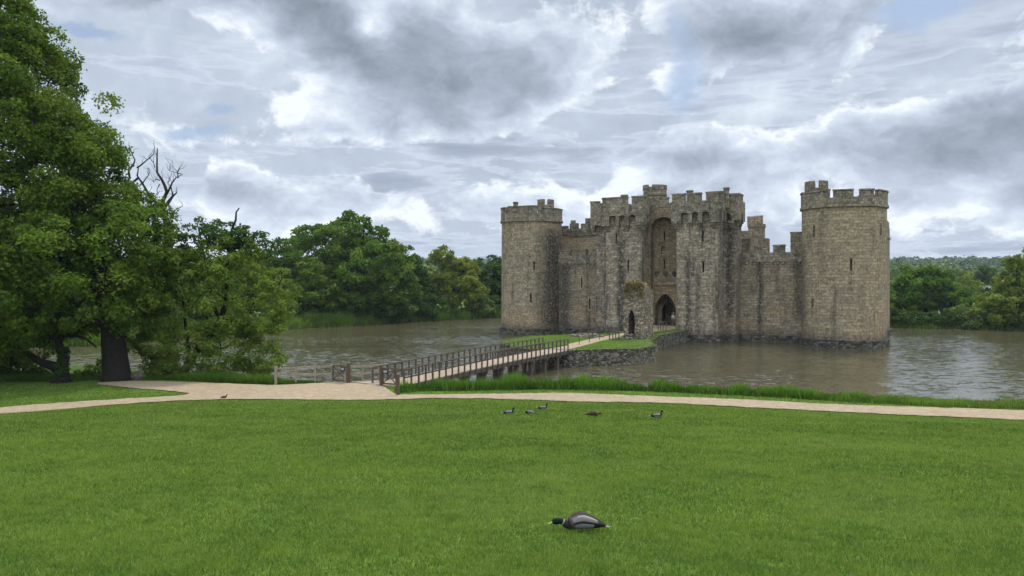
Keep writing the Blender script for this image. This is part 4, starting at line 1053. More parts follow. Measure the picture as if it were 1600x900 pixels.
# railings and low posts on the island
def isl_rail(name, pts, h, label, m=M['oak'], rails=(.97,), group=None):
    return fence_run(name, [tuple(CW(s, n))[:2] + (top + .05,) for s, n in pts], h, label, m, m, rails=rails, pw=.10, group=group)
def sn(px, py, z=top): x, y = W(px, py, z); dx_, dy_ = x - LX, y - LY; return (.866 * dx_ - .5 * dy_, -.5 * dx_ - .866 * dy_)
isl_rail('wooden_barrier', [sn(952.5, 531), sn(957.5, 531.3), sn(962, 531.5), sn(967, 531.5)], 1.25, 'short four-post dark barrier on the right edge of the island path', rails=(.98, .6))
isl_rail('wooden_barrier', [sn(919, 530), sn(926, 529), sn(935, 527.5)], 1.15, 'dark three-post railing on the left edge of the island path', rails=(.98, .6))
isl_rail('wooden_barrier', [sn(1028.5, 517), sn(1032, 517), sn(1036, 517), sn(1040.5, 517)], 1.1, 'small dark barrier on the grass in front of the castle door', rails=(.98,))
for i, (px, py) in enumerate([(905, 540), (921, 536), (937, 532.5), (903, 528.5), (950, 524.5)]):
    s, n = sn(px, py); p = CW(s, n); r_ = .035
    o = MB().cyl(0, 0, 0, .72, r_, 8).build('low_post', M['oak']); o.location = (p.x, p.y, top + .05)
    tag(o, ['thin low post on the path edge nearest the bridge end', 'thin low post midway along the island path', 'thin low post just before the four-post barrier', 'thin low post at the back edge of the island grass', 'thin low post by the path near the ruin'][i], 'post', 'thin posts along the island path')

# ------------------------------------------------------------------ trees
M['leaf_oak'] = leafmat('oak_leaf', (.022, .058, .006), (.100, .180, .018), (.17, .21, .025))
M['leaf_maple'] = leafmat('big_tree_leaf', (.022, .058, .006), (.118, .190, .018), (.20, .23, .03))
M['leaf_hazel'] = leafmat('hazel_leaf', (.045, .085, .010), (.145, .22, .028), (.22, .27, .05))
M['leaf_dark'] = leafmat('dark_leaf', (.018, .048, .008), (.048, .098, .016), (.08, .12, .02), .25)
M['leaf_yellow'] = leafmat('yellow_green_leaf', (.065, .100, .012), (.165, .215, .028), (.22, .24, .04))
M['leaf_light'] = leafmat('light_green_leaf', (.06, .10, .024), (.14, .20, .05), (.2, .23, .07))
def foliage(name, ells, m, parent, clump=1.0, leaf=.2, dens=1.0, lpc=200, yel=.12, flat=.75, fill=.35, skip=.0, seedoff=0):
    cs = []; E = np.array(ells, float)
    for i, e in enumerate(E):
        c, r = e[:3], e[3:6]
        area = 4 * np.pi * ((r[0] * r[1]) ** 1.6 / 3 + (r[0] * r[2]) ** 1.6 / 3 + (r[1] * r[2]) ** 1.6 / 3) ** (1 / 1.6)
        n = max(4, int(area / (clump ** 2 * 2.0) * dens))
        dr = rng.normal(0, 1, (n, 3)); dr /= np.linalg.norm(dr, axis=1)[:, None]
        nf = int(n * fill)
        rad = rng.uniform(.80, 1.05, n) + .14 * np.sin(dr[:, 0] * 5 + i) * np.sin(dr[:, 2] * 6 + dr[:, 1] * 4)
        if nf: rad[:nf] = rng.uniform(.3, .75, nf)
        p = c + dr * r * rad[:, None]; keep = np.ones(n, bool)
        for j, f in enumerate(E):
            if j != i: keep &= (((p - f[:3]) / (f[3:6] * .72)) ** 2).sum(1) > 1
        if skip: keep &= rng.uniform(0, 1, n) > skip
        cs.append(np.concatenate([p[keep], dr[keep], rng.uniform(.55, 1.25, keep.sum())[:, None] * clump], 1))
    cs = np.concatenate(cs); K = len(cs)
    cnt = np.maximum(8, (lpc * (cs[:, 6] / clump) ** 2)).astype(int); ii = np.repeat(np.arange(K), cnt); N = len(ii)
    dr = rng.normal(0, 1, (N, 3)); dr += cs[ii, 3:6] * .55 + np.array([0, 0, .45]); dr /= np.linalg.norm(dr, axis=1)[:, None]
    rr = cs[ii, 6] * rng.uniform(.35, 1.0, N) ** .6
    sub = 1 + .22 * np.sin(dr[:, 0] * 9 + ii) * np.sin(dr[:, 1] * 8 + ii * 2) 
    p = cs[ii, :3] + dr * (rr * sub)[:, None] * np.array([1, 1, flat])
    nn = dr * .55 + rng.normal(0, .55, (N, 3)) + np.array([0, 0, .35]); nn /= np.linalg.norm(nn, axis=1)[:, None]
    t1_ = np.cross(nn, rng.normal(0, 1, (N, 3))); t1_ /= np.linalg.norm(t1_, axis=1)[:, None]; t2_ = np.cross(nn, t1_)
    L = leaf * rng.uniform(.6, 1.35, N)[:, None]
    v = np.empty((N, 4, 3)); v[:, 0] = p - t1_ * L * .6; v[:, 1] = p + t2_ * L * .36 - t1_ * L * .05; v[:, 2] = p + t1_ * L * .6 + nn * L * .1; v[:, 3] = p - t2_ * L * .36
    cr_ = np.clip(rng.normal(.5, .27, K), 0, 1); r = np.clip(cr_[ii] + rng.normal(0, .2, N), 0, 1)
    g = np.clip(rng.normal(yel, .14, K)[ii] * 1.0 + rng.normal(0, .1, N), 0, 1)
    link(name, mesh_np(name, v.reshape(-1, 3), 4, np.stack([r, g, r * 0], -1)), m, parent)
    return cs
def E_(px, py, D, rx, ry, rd=None):
    """ellipsoid of a crown given where the photograph shows it, at a real distance and size"""
    x, y, z = WD(px, py, D); s = D / FPX; return [x, y, z, rx * s, (rd if rd else (rx + ry) / 2 * s), ry * s]
def limb(mb, a, b, r0, r1, wob=.12, seg=6, sides=7):
    a, b = Vector(a), Vector(b); L = (b - a).length; pts, rad = [], []
    for i in range(seg + 1):
        f = i / seg; q = a.lerp(b, f); o = Vector((random.uniform(-1, 1), random.uniform(-1, 1), random.uniform(-.5, 1))) * wob * L * math.sin(math.pi * f) * .5
        pts.append(q + o + Vector((0, 0, L * .06 * math.sin(math.pi * f)))); rad.append(r0 + (r1 - r0) * f)
    mb.tube(pts, rad, sides); return pts
def tree(name, label, px, D, ells, m, trunk_r=.4, clump=1.1, leaf=.42, lpc=90, group=None, cat='tree', dens=1., yel=.12, bark='bark', fill=.35, trunk_top=.55, skip=0., limbs=10, flat=.75):
    x = (px - 800) / FPX * D; z = max(hz(x, D), 0.); root = empty(name, (x, D, z - .1), 0, label, cat, group)
    E = np.array([e for e in ells], float); E[:, 0] -= x; E[:, 1] -= D; E[:, 2] -= z - .1
    cs = foliage('crown', E, m, root, clump, leaf, dens, lpc, yel, fill=fill, skip=skip, flat=flat)
    ztop = E[:, 2].max(); cx = E[:, 0].mean(); zt = max(.8, E[:, 2].min() + (E[:, 2].max() - E[:, 2].min()) * trunk_top * .6)
    mb = MB(); tp_ = Vector((cx * .25, 0, zt))
    mb.tube([(0, 0, -.3), (0.02, 0, .25), (cx * .04, 0, zt * .35), (cx * .12, .05, zt * .7), tp_], [trunk_r * 1.35, trunk_r * 1.05, trunk_r * .9, trunk_r * .8, trunk_r * .62], 10)
    for i in range(limbs):
        c = cs[rng.integers(0, len(cs))]; limb(mb, tp_ - Vector((0, 0, zt * .3 * random.random())), c[:3], trunk_r * .42, trunk_r * .06, .16)
    mb.build('trunk', M[bark], root); return root

# the great tree on the left
D0 = 49.5
ells = [E_(-70, 60, D0, 95, 105, 6), E_(10, 190, D0, 125, 140, 6.5), E_(65, 300, D0 + .5, 112, 120, 6), E_(-70, 280, D0, 150, 180, 7), E_(130, 415, D0, 112, 105, 5.5), E_(40, 440, D0 - 1, 120, 90, 6), E_(-60, 470, D0 - 1, 100, 75, 5.5),
        E_(205, 405, D0 + 1, 52, 75, 3.6), E_(110, 210, D0, 38, 45, 2.6), E_(142, 265, D0, 36, 45, 2.6), E_(20, 70, D0, 40, 60, 3), E_(60, 120, D0, 36, 48, 3), E_(170, 470, D0, 75, 42, 4), E_(212, 350, D0 + 1, 38, 46, 2.5), E_(20, 515, D0 - 1.5, 60, 26, 3)]
x0, y0 = W(182, 594, TERR)
big = empty('broadleaf_tree', (x0, y0, TERR - .05), 0, 'huge dense green tree filling the left edge, thick dark trunk beside the gravel', 'tree')
E = np.array(ells, float); E[:, :3] -= np.array([x0, y0, TERR - .05])
cs = foliage('crown', E, M['leaf_maple'], big, 1.0, .19, 1.35, 250, .10, fill=.45)
mb = MB()
ax0 = Vector((0, 0, -.3))
tr = [(0, 0, -.3), (.0, 0, .35), (-.10, 0, 1.5), (-.28, 0, 3.2), (-.6, .1, 5.5), (-1.5, 0, 8.5), (-3., 0, 12)]
mb.tube(tr, [1.15, .88, .77, .68, .6, .46, .32], 16)
for k in range(26):
    c = cs[rng.integers(0, len(cs))]; s = Vector(tr[random.choice((3, 4, 4, 5, 5, 6))]); limb(mb, s, Vector(tr[5]).lerp(Vector(c[:3]), .85), .2, .03, .18)
mb.build('trunk', M['bark'], big)
# twisted little tree under it
xb, yb = W(96, 597, TERR); Dq = yb
tw = empty('small_tree', (xb, yb, TERR - .05), 0, 'small crooked ivy-clad tree with black twisting branches under the huge tree', 'tree')
def q3(px, py, D=Dq): v = Vector(WD(px, py, D)); return v - Vector((xb, yb, TERR - .05))
mb = MB()
mb.tube([q3(96, 600), q3(96, 590), q3(97, 574), q3(101, 560), q3(94, 547), q3(92, 533), q3(98, 520), q3(106, 508), q3(118, 490), q3(125, 470)], [.75, .5, .36, .30, .26, .22, .18, .15, .1, .06], 9)
mb.tube([q3(92, 575), q3(80, 571), q3(62, 565), q3(44, 552), q3(28, 541), q3(10, 532)], [.36, .30, .22, .17, .12, .07], 8)
mb.tube([q3(91, 531), q3(82, 528), q3(71, 521), q3(60, 517), q3(50, 509), q3(38, 500)], [.17, .14, .11, .09, .07, .04], 7)
mb.tube([q3(103, 524), q3(114, 525), q3(119, 519), q3(126, 512), q3(140, 507)], [.12, .1, .09, .07, .04], 7)
mb.tube([q3(115, 524), q3(126, 526), q3(136, 531), q3(144, 537), q3(151, 543)], [.09, .08, .07, .06, .04], 7)
mb.build('trunk', M['bark'], tw)
def loc(e): e = list(e); e[0] -= xb; e[1] -= yb; e[2] -= TERR - .05; return e
foliage('crown', [loc(E_(30, 540, Dq + 1, 45, 30, 2)), loc(E_(60, 505, Dq + 1, 45, 22, 2)), loc(E_(100, 500, Dq, 38, 16, 1.6)), loc(E_(5, 565, Dq + 1, 35, 25, 1.6))], M['leaf_hazel'], tw, .55, .17, .8, 90, .1, fill=.2, skip=.35)
foliage('ivy', [loc(E_(97, 580, Dq - .1, 8, 20, .4)), loc(E_(99, 556, Dq - .1, 6, 14, .3))], M['leaf_dark'], tw, .16, .10, 1.6, 36, .0)
# shrubs at the water's edge, left
def shrub(name, label, px, D, ells, m, clump=.5, leaf=.15, lpc=80, group=None, yel=.1, skip=0., stems=7, fill=.3, cat='shrub', dens=1.):
    x = (px - 800) / FPX * D; z = max(hz(x, D), 0.) - .05; root = empty(name, (x, D, z), 0, label, cat, group)
    E = np.array(ells, float); E[:, :3] -= np.array([x, D, z]); cs = foliage('foliage', E, m, root, clump, leaf, dens, lpc, yel, fill=fill, skip=skip)
    mb = MB(); rs = float(E[:, 5].max())
    for i in range(stems): c = cs[rng.integers(0, len(cs))]; limb(mb, (random.uniform(-.3, .3), random.uniform(-.2, .2), -.2), c[:3], .03 + rs * .02, .012, .2, 5, 5)
    mb.build('stem', M['bark'], root); return root
shrub('waterside_shrub', 'dark low shrub at the far left bottom, behind the lawn edge', 25, 51, [E_(15, 578, 51, 45, 20, 1.8), E_(-40, 572, 51, 50, 26, 2)], M['leaf_dark'])
shrub('waterside_shrub', 'small dark shrub left of the crooked tree foot', 70, 51.5, [E_(66, 586, 51.5, 22, 13, 1)], M['leaf_dark'])
shrub('waterside_shrub', 'thin grey-green shrub between the crooked tree and the thick trunk', 140, 51.5, [E_(140, 585, 51.5, 26, 12, 1), E_(158, 574, 51.5, 12, 10, .5)], M['leaf_hazel'], skip=.45, clump=.35, leaf=.12)
bo = MB(); bmesh.ops.create_icosphere(bo.bm, subdivisions=3, radius=1.)
for v in bo.bm.verts: v.co = Vector((v.co.x * .52, v.co.y * .4, v.co.z * .36 + .15)) + mnoise.noise_vector(v.co * 1.6) * .12
bo = bo.build('boulder', M['boulder']); xx_, yy_ = W(215, 593, TERR); bo.location = (xx_, yy_, TERR); tag(bo, 'grey boulder lying at the foot of the thick dark trunk', 'boulder')

# spreading hazel-like tree, centre left
Dh = 52.5
xh, yh = W(272, 590, TERR); yh += 1.5
hz_t = empty('spreading_tree', (xh, yh, 1.0), 0, 'loose spreading yellow-green tree with leaning dark stems left of the fence', 'tree')
def l2(e): e = list(e); e[0] -= xh; e[1] -= yh; e[2] -= 1.0; return e
def q4(px, py, D=Dh): return Vector(WD(px, py, D)) - Vector((xh, yh, 1.0))
hE = [l2(E_(*a)) for a in ((300, 480, Dh, 75, 62, 3), (355, 470, Dh, 72, 70, 3), (285, 540, Dh, 70, 45, 2.6), (345, 545, Dh, 66, 42, 2.6), (405, 475, Dh, 42, 48, 2.2), (270, 430, Dh, 35, 45, 2), (350, 410, Dh, 60, 36, 2.3), (405, 560, Dh - .3, 36, 24, 1.6), (425, 520, Dh, 22, 26, 1.3), (290, 575, Dh, 60, 18, 1.8), (435, 455, Dh, 20, 40, 1.2))]
foliage('crown', hE, M['leaf_hazel'], hz_t, .52, .15, 1.0, 95, .25, fill=.15, skip=.22, flat=.65)
hE2 = [l2(E_(*a)) for a in ((335, 365, Dh, 48, 22, 2), (385, 385, Dh, 40, 22, 1.8), (300, 380, Dh, 22, 22, 1.2), (262, 385, Dh, 16, 34, 1.2))]
foliage('crown', hE2, M['leaf_dark'], hz_t, .42, .17, .8, 60, .1, fill=.3, skip=.4, flat=.6)
mb = MB()
for path_ in ([(272, 592), (262, 575), (240, 562), (215, 545), (200, 530), (193, 520)], [(280, 592), (300, 560), (318, 530), (345, 500), (356, 470), (352, 430), (356, 390), (366, 350), (372, 325)],
              [(318, 530), (350, 515), (385, 485), (410, 460), (432, 440)], [(300, 560), (290, 520), (285, 470), (280, 420), (292, 380)], [(345, 500), (330, 470), (325, 430), (318, 395), (310, 350)],
              [(352, 430), (375, 400), (395, 375), (402, 360)], [(345, 500), (385, 500), (420, 515)], [(285, 470), (262, 440), (255, 400), (262, 365)]):
    n_ = len(path_); r0_ = .30 if path_[0][1] > 580 else .13
    pts = []
    for (a, b) in smooth_open(path_, 1): pts.append(q4(a + random.uniform(-2, 2), b, Dh + random.uniform(-.4, .4)))
    mb.tube(pts, [r0_ * (1 - .95 * i / len(pts)) + .01 for i in range(len(pts))], 7)
for k in range(60):
    e = hE[rng.integers(0, len(hE))] if k < 36 else hE2[rng.integers(0, 4)]; a = Vector(e[:3]); dr = Vector((random.uniform(-1, 1), random.uniform(-.6, .6), random.uniform(-.2, 1.3)))
    limb(mb, a, a + Vector((dr.x * e[3], dr.y * e[4], dr.z * e[5])), .045, .012, .2, 5, 5)
mb.build('trunk', M['bark'], hz_t)
# dead tree standing behind, bare crown against the sky
Dd = 56.
xd, yd = (268 - 800) / FPX * Dd, Dd
zd = hz(xd, yd)
dt = empty('dead_tree', (xd, yd, zd), 0, 'dead tree, bare grey forked branches rising against the sky beside the huge tree', 'tree')
def q5(px, py): return Vector(WD(px, py, Dd)) - Vector((xd, yd, zd)) + Vector((0, random.uniform(-.25, .25), 0))
mb = MB()
mb.tube([Vector((0, 0, -1.2)), q5(268, 560), q5(270, 500), q5(262, 430), q5(266, 380), q5(260, 345), q5(254, 326)], [.5, .4, .36, .32, .28, .25, .22], 10)
twigs = [([(258, 335), (248, 322), (242, 315), (232, 303), (222, 288), (216, 275), (214, 262)], .15), ([(250, 322), (254, 310), (259, 300), (256, 290), (251, 280), (246, 270), (243, 258), (244, 244), (247, 232)], .15),
         ([(254, 326), (264, 318), (268, 306), (276, 301)], .19), ([(259, 303), (263, 295), (270, 286), (277, 278), (284, 272)], .09), ([(216, 278), (207, 283), (198, 288), (190, 287)], .09), ([(205, 280), (203, 268), (208, 255), (211, 250), (206, 240), (204, 228)], .08),
         ([(214, 262), (222, 258), (232, 250), (238, 240), (240, 228)], .06), ([(277, 278), (277, 268), (270, 262)], .04), ([(284, 272), (276, 270), (268, 268)], .03), ([(222, 288), (228, 282), (234, 274), (236, 266)], .05), ([(256, 330), (268, 334), (276, 327), (284, 322)], .06), ([(262, 336), (272, 342), (283, 345)], .05),
         ([(243, 262), (238, 254), (232, 244)], .03), ([(268, 306), (266, 292), (262, 286)], .05), ([(251, 282), (243, 280), (238, 284)], .04), ([(252, 288), (248, 296), (246, 305)], .03)]
for pth, r0_ in twigs:
    pts = [q5(a, b) for a, b in pth]; mb.tube(pts, [r0_ * (1 - .8 * i / (len(pts) - 1)) + .008 for i in range(len(pts))], 6)
    for k in range(4):
        a = pts[random.randrange(1, len(pts))]; limb(mb, a, a + Vector((random.uniform(-.7, .7), random.uniform(-.4, .4), random.uniform(.1, .9))), .022, .006, .3, 4, 4)
mb.build('trunk', M['bark_grey'], dt)

# far bank, left
G1 = 'trees along the far bank'
tree('bank_tree', 'grand dark green oak, tallest tree on the far bank left of the castle', 560, 137, [E_(540, 385, 137, 72, 36, 7), E_(595, 425, 136, 52, 48, 7), E_(500, 392, 138, 46, 34, 5), E_(552, 440, 135, 78, 52, 8), E_(622, 455, 136, 30, 38, 4), E_(552, 352, 138, 22, 14, 3), E_(618, 405, 137, 18, 22, 3), E_(480, 380, 138, 22, 26, 3)], M['leaf_oak'], .9, 1.35, .48, 110, group=G1)
tree('bank_tree', 'bright green bushy tree in front of the tall oak\'s left side', 480, 128, [E_(482, 452, 128, 50, 42, 5), E_(450, 470, 128, 42, 36, 4), E_(505, 470, 128, 30, 28, 4)], M['leaf_oak'], .45, 1.1, .42, 100, group=G1, yel=.2)
tree('bank_tree', 'dark narrow tree touching the tall oak on its right', 645, 148, [E_(640, 430, 148, 22, 38, 3.5), E_(655, 462, 148, 30, 34, 4)], M['leaf_dark'], .45, 1.1, .45, 90, group=G1)
tree('bank_tree', 'yellow-green rounded tree with a feathery top nearest the left castle tower', 706, 152, [E_(706, 452, 152, 46, 38, 5), E_(694, 418, 152, 24, 28, 3), E_(722, 428, 152, 20, 24, 3), E_(735, 462, 152, 22, 26, 3), E_(690, 400, 152, 10, 12, 1.5)], M['leaf_yellow'], .5, 1.1, .42, 100, group=G1, yel=.3)
tree('bank_tree', 'blackish green tree directly against the left castle tower', 768, 168, [E_(768, 432, 168, 30, 30, 5), E_(758, 458, 168, 24, 24, 4), E_(792, 440, 168, 20, 34, 4)], M['leaf_dark'], .5, 1.3, .5, 90, group=G1)
tree('bank_tree', 'mid green tree showing behind the right side of the spreading tree', 420, 131, [E_(428, 420, 131, 34, 34, 4), E_(400, 445, 131, 44, 46, 5), E_(445, 400, 131, 22, 24, 3)], M['leaf_oak'], .5, 1.2, .45, 90, group=G1)
tree('bank_tree', 'broad tree across the water glimpsed through the spreading tree', 320, 122, [E_(330, 455, 122, 70, 52, 7), E_(280, 470, 122, 60, 50, 6)], M['leaf_oak'], .5, 1.4, .5, 80, group=G1)
tree('bank_tree', 'green tree across the water seen past the thick trunk', 170, 104, [E_(170, 460, 104, 110, 60, 7), E_(90, 470, 104, 90, 60, 7)], M['leaf_oak'], .5, 1.4, .45, 80, group=G1)
tree('bank_tree', 'dark tree across the water at the far left edge', -20, 100, [E_(-30, 450, 98, 110, 80, 8)], M['leaf_dark'], .5, 1.5, .5, 80, group=G1)
G2 = 'bushes along the far bank'
for i, (px, D, e, mm, lb) in enumerate([
    (112, 94, [E_(112, 512, 91, 46, 24, 3)], 'leaf_light', 'light green bush across the water behind the crooked tree'),
    (432, 120, [E_(430, 468, 121, 24, 38, 3), E_(440, 495, 120, 22, 16, 2)], 'leaf_light', 'pale yellow-green bush across the water behind the spreading tree\'s right edge'),
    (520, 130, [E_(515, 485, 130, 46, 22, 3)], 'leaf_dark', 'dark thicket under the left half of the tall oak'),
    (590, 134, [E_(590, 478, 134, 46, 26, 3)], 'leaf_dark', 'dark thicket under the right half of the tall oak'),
    (655, 142, [E_(655, 478, 142, 40, 20, 3)], 'leaf_dark', 'dark bush at the foot of the yellow-green tree, left side'),
    (745, 152, [E_(748, 478, 152, 22, 15, 2.5)], 'leaf_light', 'grey-green bush at the waterside right of the yellow-green tree'),
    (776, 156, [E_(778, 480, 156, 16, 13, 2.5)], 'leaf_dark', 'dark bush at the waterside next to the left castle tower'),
    (240, 108, [E_(240, 505, 108, 60, 24, 3)], 'leaf_dark', 'dark bush across the water right of the thick trunk')]):
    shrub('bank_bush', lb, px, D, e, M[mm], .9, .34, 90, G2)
# far bank, right
tree('bank_tree', 'broad dome-shaped dark green tree right of the castle behind the hedge', 1446, 142, [E_(1444, 452, 142, 42, 30, 6), E_(1412, 470, 142, 30, 22, 5), E_(1478, 468, 142, 30, 24, 5), E_(1442, 432, 142, 22, 15, 3), E_(1395, 478, 142, 16, 14, 3)], M['leaf_oak'], .6, 1.2, .45, 110, group=G1, yel=.05)
tree('bank_tree', 'olive tree with thin crown between the dome-shaped tree and the pale house', 1522, 190, [E_(1516, 458, 190, 26, 26, 4), E_(1500, 470, 190, 24, 22, 4)], M['leaf_yellow'], .3, 1.2, .5, 60, group=G1, skip=.2)
tree('bank_tree', 'pale round-topped tree peeping over the dome-shaped tree', 1490, 260, [E_(1491, 436, 260, 16, 14, 4), E_(1491, 455, 260, 18, 16, 4)], M['leaf_light'], .4, 1.4, .6, 70, group=G1)
tree('bank_tree', 'dark upright tree left of the pale house', 1540, 255, [E_(1538, 437, 255, 12, 18, 4), E_(1538, 455, 255, 14, 14, 4)], M['leaf_dark'], .4, 1.3, .6, 70, group=G1)
tree('bank_tree', 'small light tree close against the right castle tower', 1402, 230, [E_(1402, 462, 230, 16, 18, 4), E_(1392, 470, 230, 14, 14, 4)], M['leaf_light'], .4, 1.4, .6, 70, group=G1)
tree('bank_tree', 'tall mixed green tree at the right edge overhanging the water', 1590, 118, [E_(1604, 446, 118, 38, 34, 5), E_(1574, 478, 117, 38, 20, 4), E_(1600, 488, 116, 46, 26, 4), E_(1590, 412, 118, 18, 11, 2), E_(1640, 430, 118, 40, 50, 5), E_(1552, 492, 116.5, 30, 17, 3)], M['leaf_yellow'], .45, .95, .36, 100, group=G1, yel=.1)
shrub('bank_bush', 'green bush leaning over the water left of the right-edge tree', 1525, 118.5, [E_(1528, 500, 118, 26, 14, 2.5), E_(1510, 490, 119, 22, 12, 2)], M['leaf_light'], .8, .32, 90, G2)
tree('bank_tree', 'blackish tree beyond the right-edge tree foot', 1575, 130, [E_(1568, 476, 130, 36, 26, 4)], M['leaf_dark'], .3, 1., .4, 90, group=G1)
tree('bank_tree', 'light tree beyond the right edge of the picture', 1660, 125, [E_(1680, 440, 125, 60, 60, 6)], M['leaf_oak'], .3, 1.2, .45, 80, group=G1)
# hedge along the south bank
h0 = np.array((62., 121.2)); h1 = np.array((78., 114.8)); hd = empty('bank_hedge', (70, 118.4, .8), 0, 'long dark ragged hedge along the far bank right of the castle', 'hedge')
hE = []
for k in range(22):
    q = h0 + (h1 - h0) * k / 21 + rng.normal(0, .2, 2) + np.array([.3, 1.0]); hE.append([q[0] - 70, q[1] - 118.9, .15 + rng.uniform(-.1, .25), 1.1, 1.2, 1.25 + rng.uniform(-.15, .25)])
for k in range(9): q = np.array((62., 121.2)) + np.array((-1.9, 1.05)) * k; hE.append([q[0] - 70, q[1] - 118.4 + 1, .5, 1.4, 1.3, 1.6])
foliage('foliage', hE, M['leaf_dark'], hd, .55, .26, 1.0, 70, .25)
mb = MB()
for k in range(20): q = hE[k]; limb(mb, (q[0], q[1], -.8), (q[0] + .2, q[1], q[2] + .6), .05, .02, .2, 4, 5)
mb.build('stem', M['bark'], hd)

# woods and hedgerow trees on the hills
def wood():
    P = []; N = 9000
    a = R(1) * rng.uniform(-40, 48, N); r = np.sqrt(rng.uniform(330 ** 2, 1560 ** 2, N)); x = r * np.sin(a); y = r * np.cos(a)
    f = fbm2(x, y, 150, 3, 7.); k = (f + .25 * sm((r - 900) / 500) + rng.uniform(-.04, .04, N)) > .52; x, y, r = x[k], y[k], r[k]
    K = len(x); s = 4.0 + 7.0 * rng.uniform(0, 1, K) ** 2 * np.where(r < 600, .8, 1.05); z = height(x, y) + s * .45
    cnt = np.where(r < 700, 90, 42); ii = np.repeat(np.arange(K), cnt); n = len(ii)
    d_ = rng.normal(0, 1, (n, 3)); d_[:, 2] = np.abs(d_[:, 2]) * 1.1 - .15; d_[:, 1] -= .3; d_ /= np.linalg.norm(d_, axis=1)[:, None]
    lump = 1 + .16 * np.sin(d_[:, 0] * 6 + ii) * np.cos(d_[:, 2] * 7 + ii * 3)
    p = np.stack([x[ii], y[ii], z[ii]], -1) + d_ * (s[ii] * lump * rng.uniform(.8, 1.03, n))[:, None] * np.array([1, 1, .85])
    nn = d_ + rng.normal(0, .35, (n, 3)); nn /= np.linalg.norm(nn, axis=1)[:, None]; t1_ = np.cross(nn, rng.normal(0, 1, (n, 3))); t1_ /= np.linalg.norm(t1_, axis=1)[:, None]; t2_ = np.cross(nn, t1_)
    L = (s[ii] * np.where(r[ii] < 700, .26, .38) * rng.uniform(.6, 1.3, n))[:, None]
    v = np.empty((n, 4, 3)); v[:, 0] = p - t1_ * L * .6; v[:, 1] = p + t2_ * L * .5; v[:, 2] = p + t1_ * L * .6; v[:, 3] = p - t2_ * L * .5
    cr_ = rng.uniform(0, 1, K) ** 1.3; g = np.clip(rng.normal(.05, .2, K), 0, 1)
    o = link('distant_wood', mesh_np('distant_wood', v.reshape(-1, 3), 4, np.stack([np.clip(cr_[ii] + rng.normal(0, .1, n), 0, 1), g[ii], g[ii] * 0], -1)), M['leaf_far']); tag(o, kind='stuff')
M['leaf_far'] = leafmat('distant_leaf', (.018, .045, .012), (.085, .13, .03), (.16, .20, .05), .15)
wood()

# pale house beyond the trees
xh_, yh_ = (1562 - 800) / FPX * 212, 212.
zh = hz(xh_, yh_)
ho = empty('house', (xh_, yh_, zh), R(-14), 'pale low house with white walls half hidden by trees at the right', 'house')
M['render_white'] = simple('pale_painted_wall', (.66, .66, .70), .8, .06)
M['roof_dark'] = simple('dark_slate', (.07, .07, .075), .8, .2)
M['roof_tan'] = simple('clay_tile_roof', (.34, .20, .13), .85, .2)
Hh = 6.1 - zh
MB().box(-3.5, 6, 0, 5, -.5, Hh).build('wall', M['render_white'], ho)
rf = MB().panel([(-3.8, Hh + .003), (6.3, Hh + .003), (6.3, Hh + .22), (-3.8, Hh + .22)], ((0, -.3, 0), (1, 0, 0), (0, 1, 0)), 5.6).build('eaves', M['roof_dark'], ho)
mb = MB(); mb.bm.faces.new([mb.bm.verts.new(v) for v in ((.6, 1.2, Hh + .23), (6.3, 1.2, Hh + .23), (5.6, 3, Hh + 2.1), (1.6, 3, Hh + 2.1))]); mb.bm.faces.new([mb.bm.verts.new(v) for v in ((.6, 5, Hh + .23), (1.6, 3, Hh + 2.1), (5.6, 3, Hh + 2.1), (6.3, 5, Hh + .23))])
mb.bm.faces.new([mb.bm.verts.new(v) for v in ((.6, 1.2, Hh + .23), (1.6, 3, Hh + 2.1), (.6, 5, Hh + .23))]); mb.build('roof', M['roof_tan'], ho)
for x in (-2.6, .2, 3.4):
    f = MB().box(x - .55, x + .55, -.06, -.003, Hh - 1.9, Hh - .7).build('window', M['render_white'], ho); MB().box(x - .45, x + .45, -.075, -.063, Hh - 1.8, Hh - .8).build('pane', M['void'], f)

# ------------------------------------------------------------------ ducks
def colmat(name, rough=.75, spec=.1):
    m, t, p, o = mat(name); at = t.node('ShaderNodeAttribute', attribute_name='tint').outputs['Color']
    ob = t.node('ShaderNodeTexCoord').outputs['Object']; n = t.noise(t.mapping(ob, (1, 1, 2.2)), 90., 4., .7)
    c = t.vmath('SCALE', at, scale=t.ramp(n, .3, .7, .72, 1.25)); t.put(p.inputs['Base Color'], c); p.inputs['Roughness'].default_value = rough; p.inputs['Specular IOR Level'].default_value = spec
    t.put(p.inputs['Normal'], t.bump(n, .3, .003)); return m
M['feather'] = colmat('feathers'); M['bill_y'] = simple('olive_yellow_bill', (.34, .33, .10), .5, .15, 30.); M['bill_o'] = simple('dull_orange_bill', (.25, .13, .04), .5, .2, 30.); M['leg_o'] = simple('orange_leg', (.55, .17, .03), .6, .15, 30.); M['eye'] = simple('dark_eye', (.004, .004, .004), .15, .0, 5., 0., 0., .6)
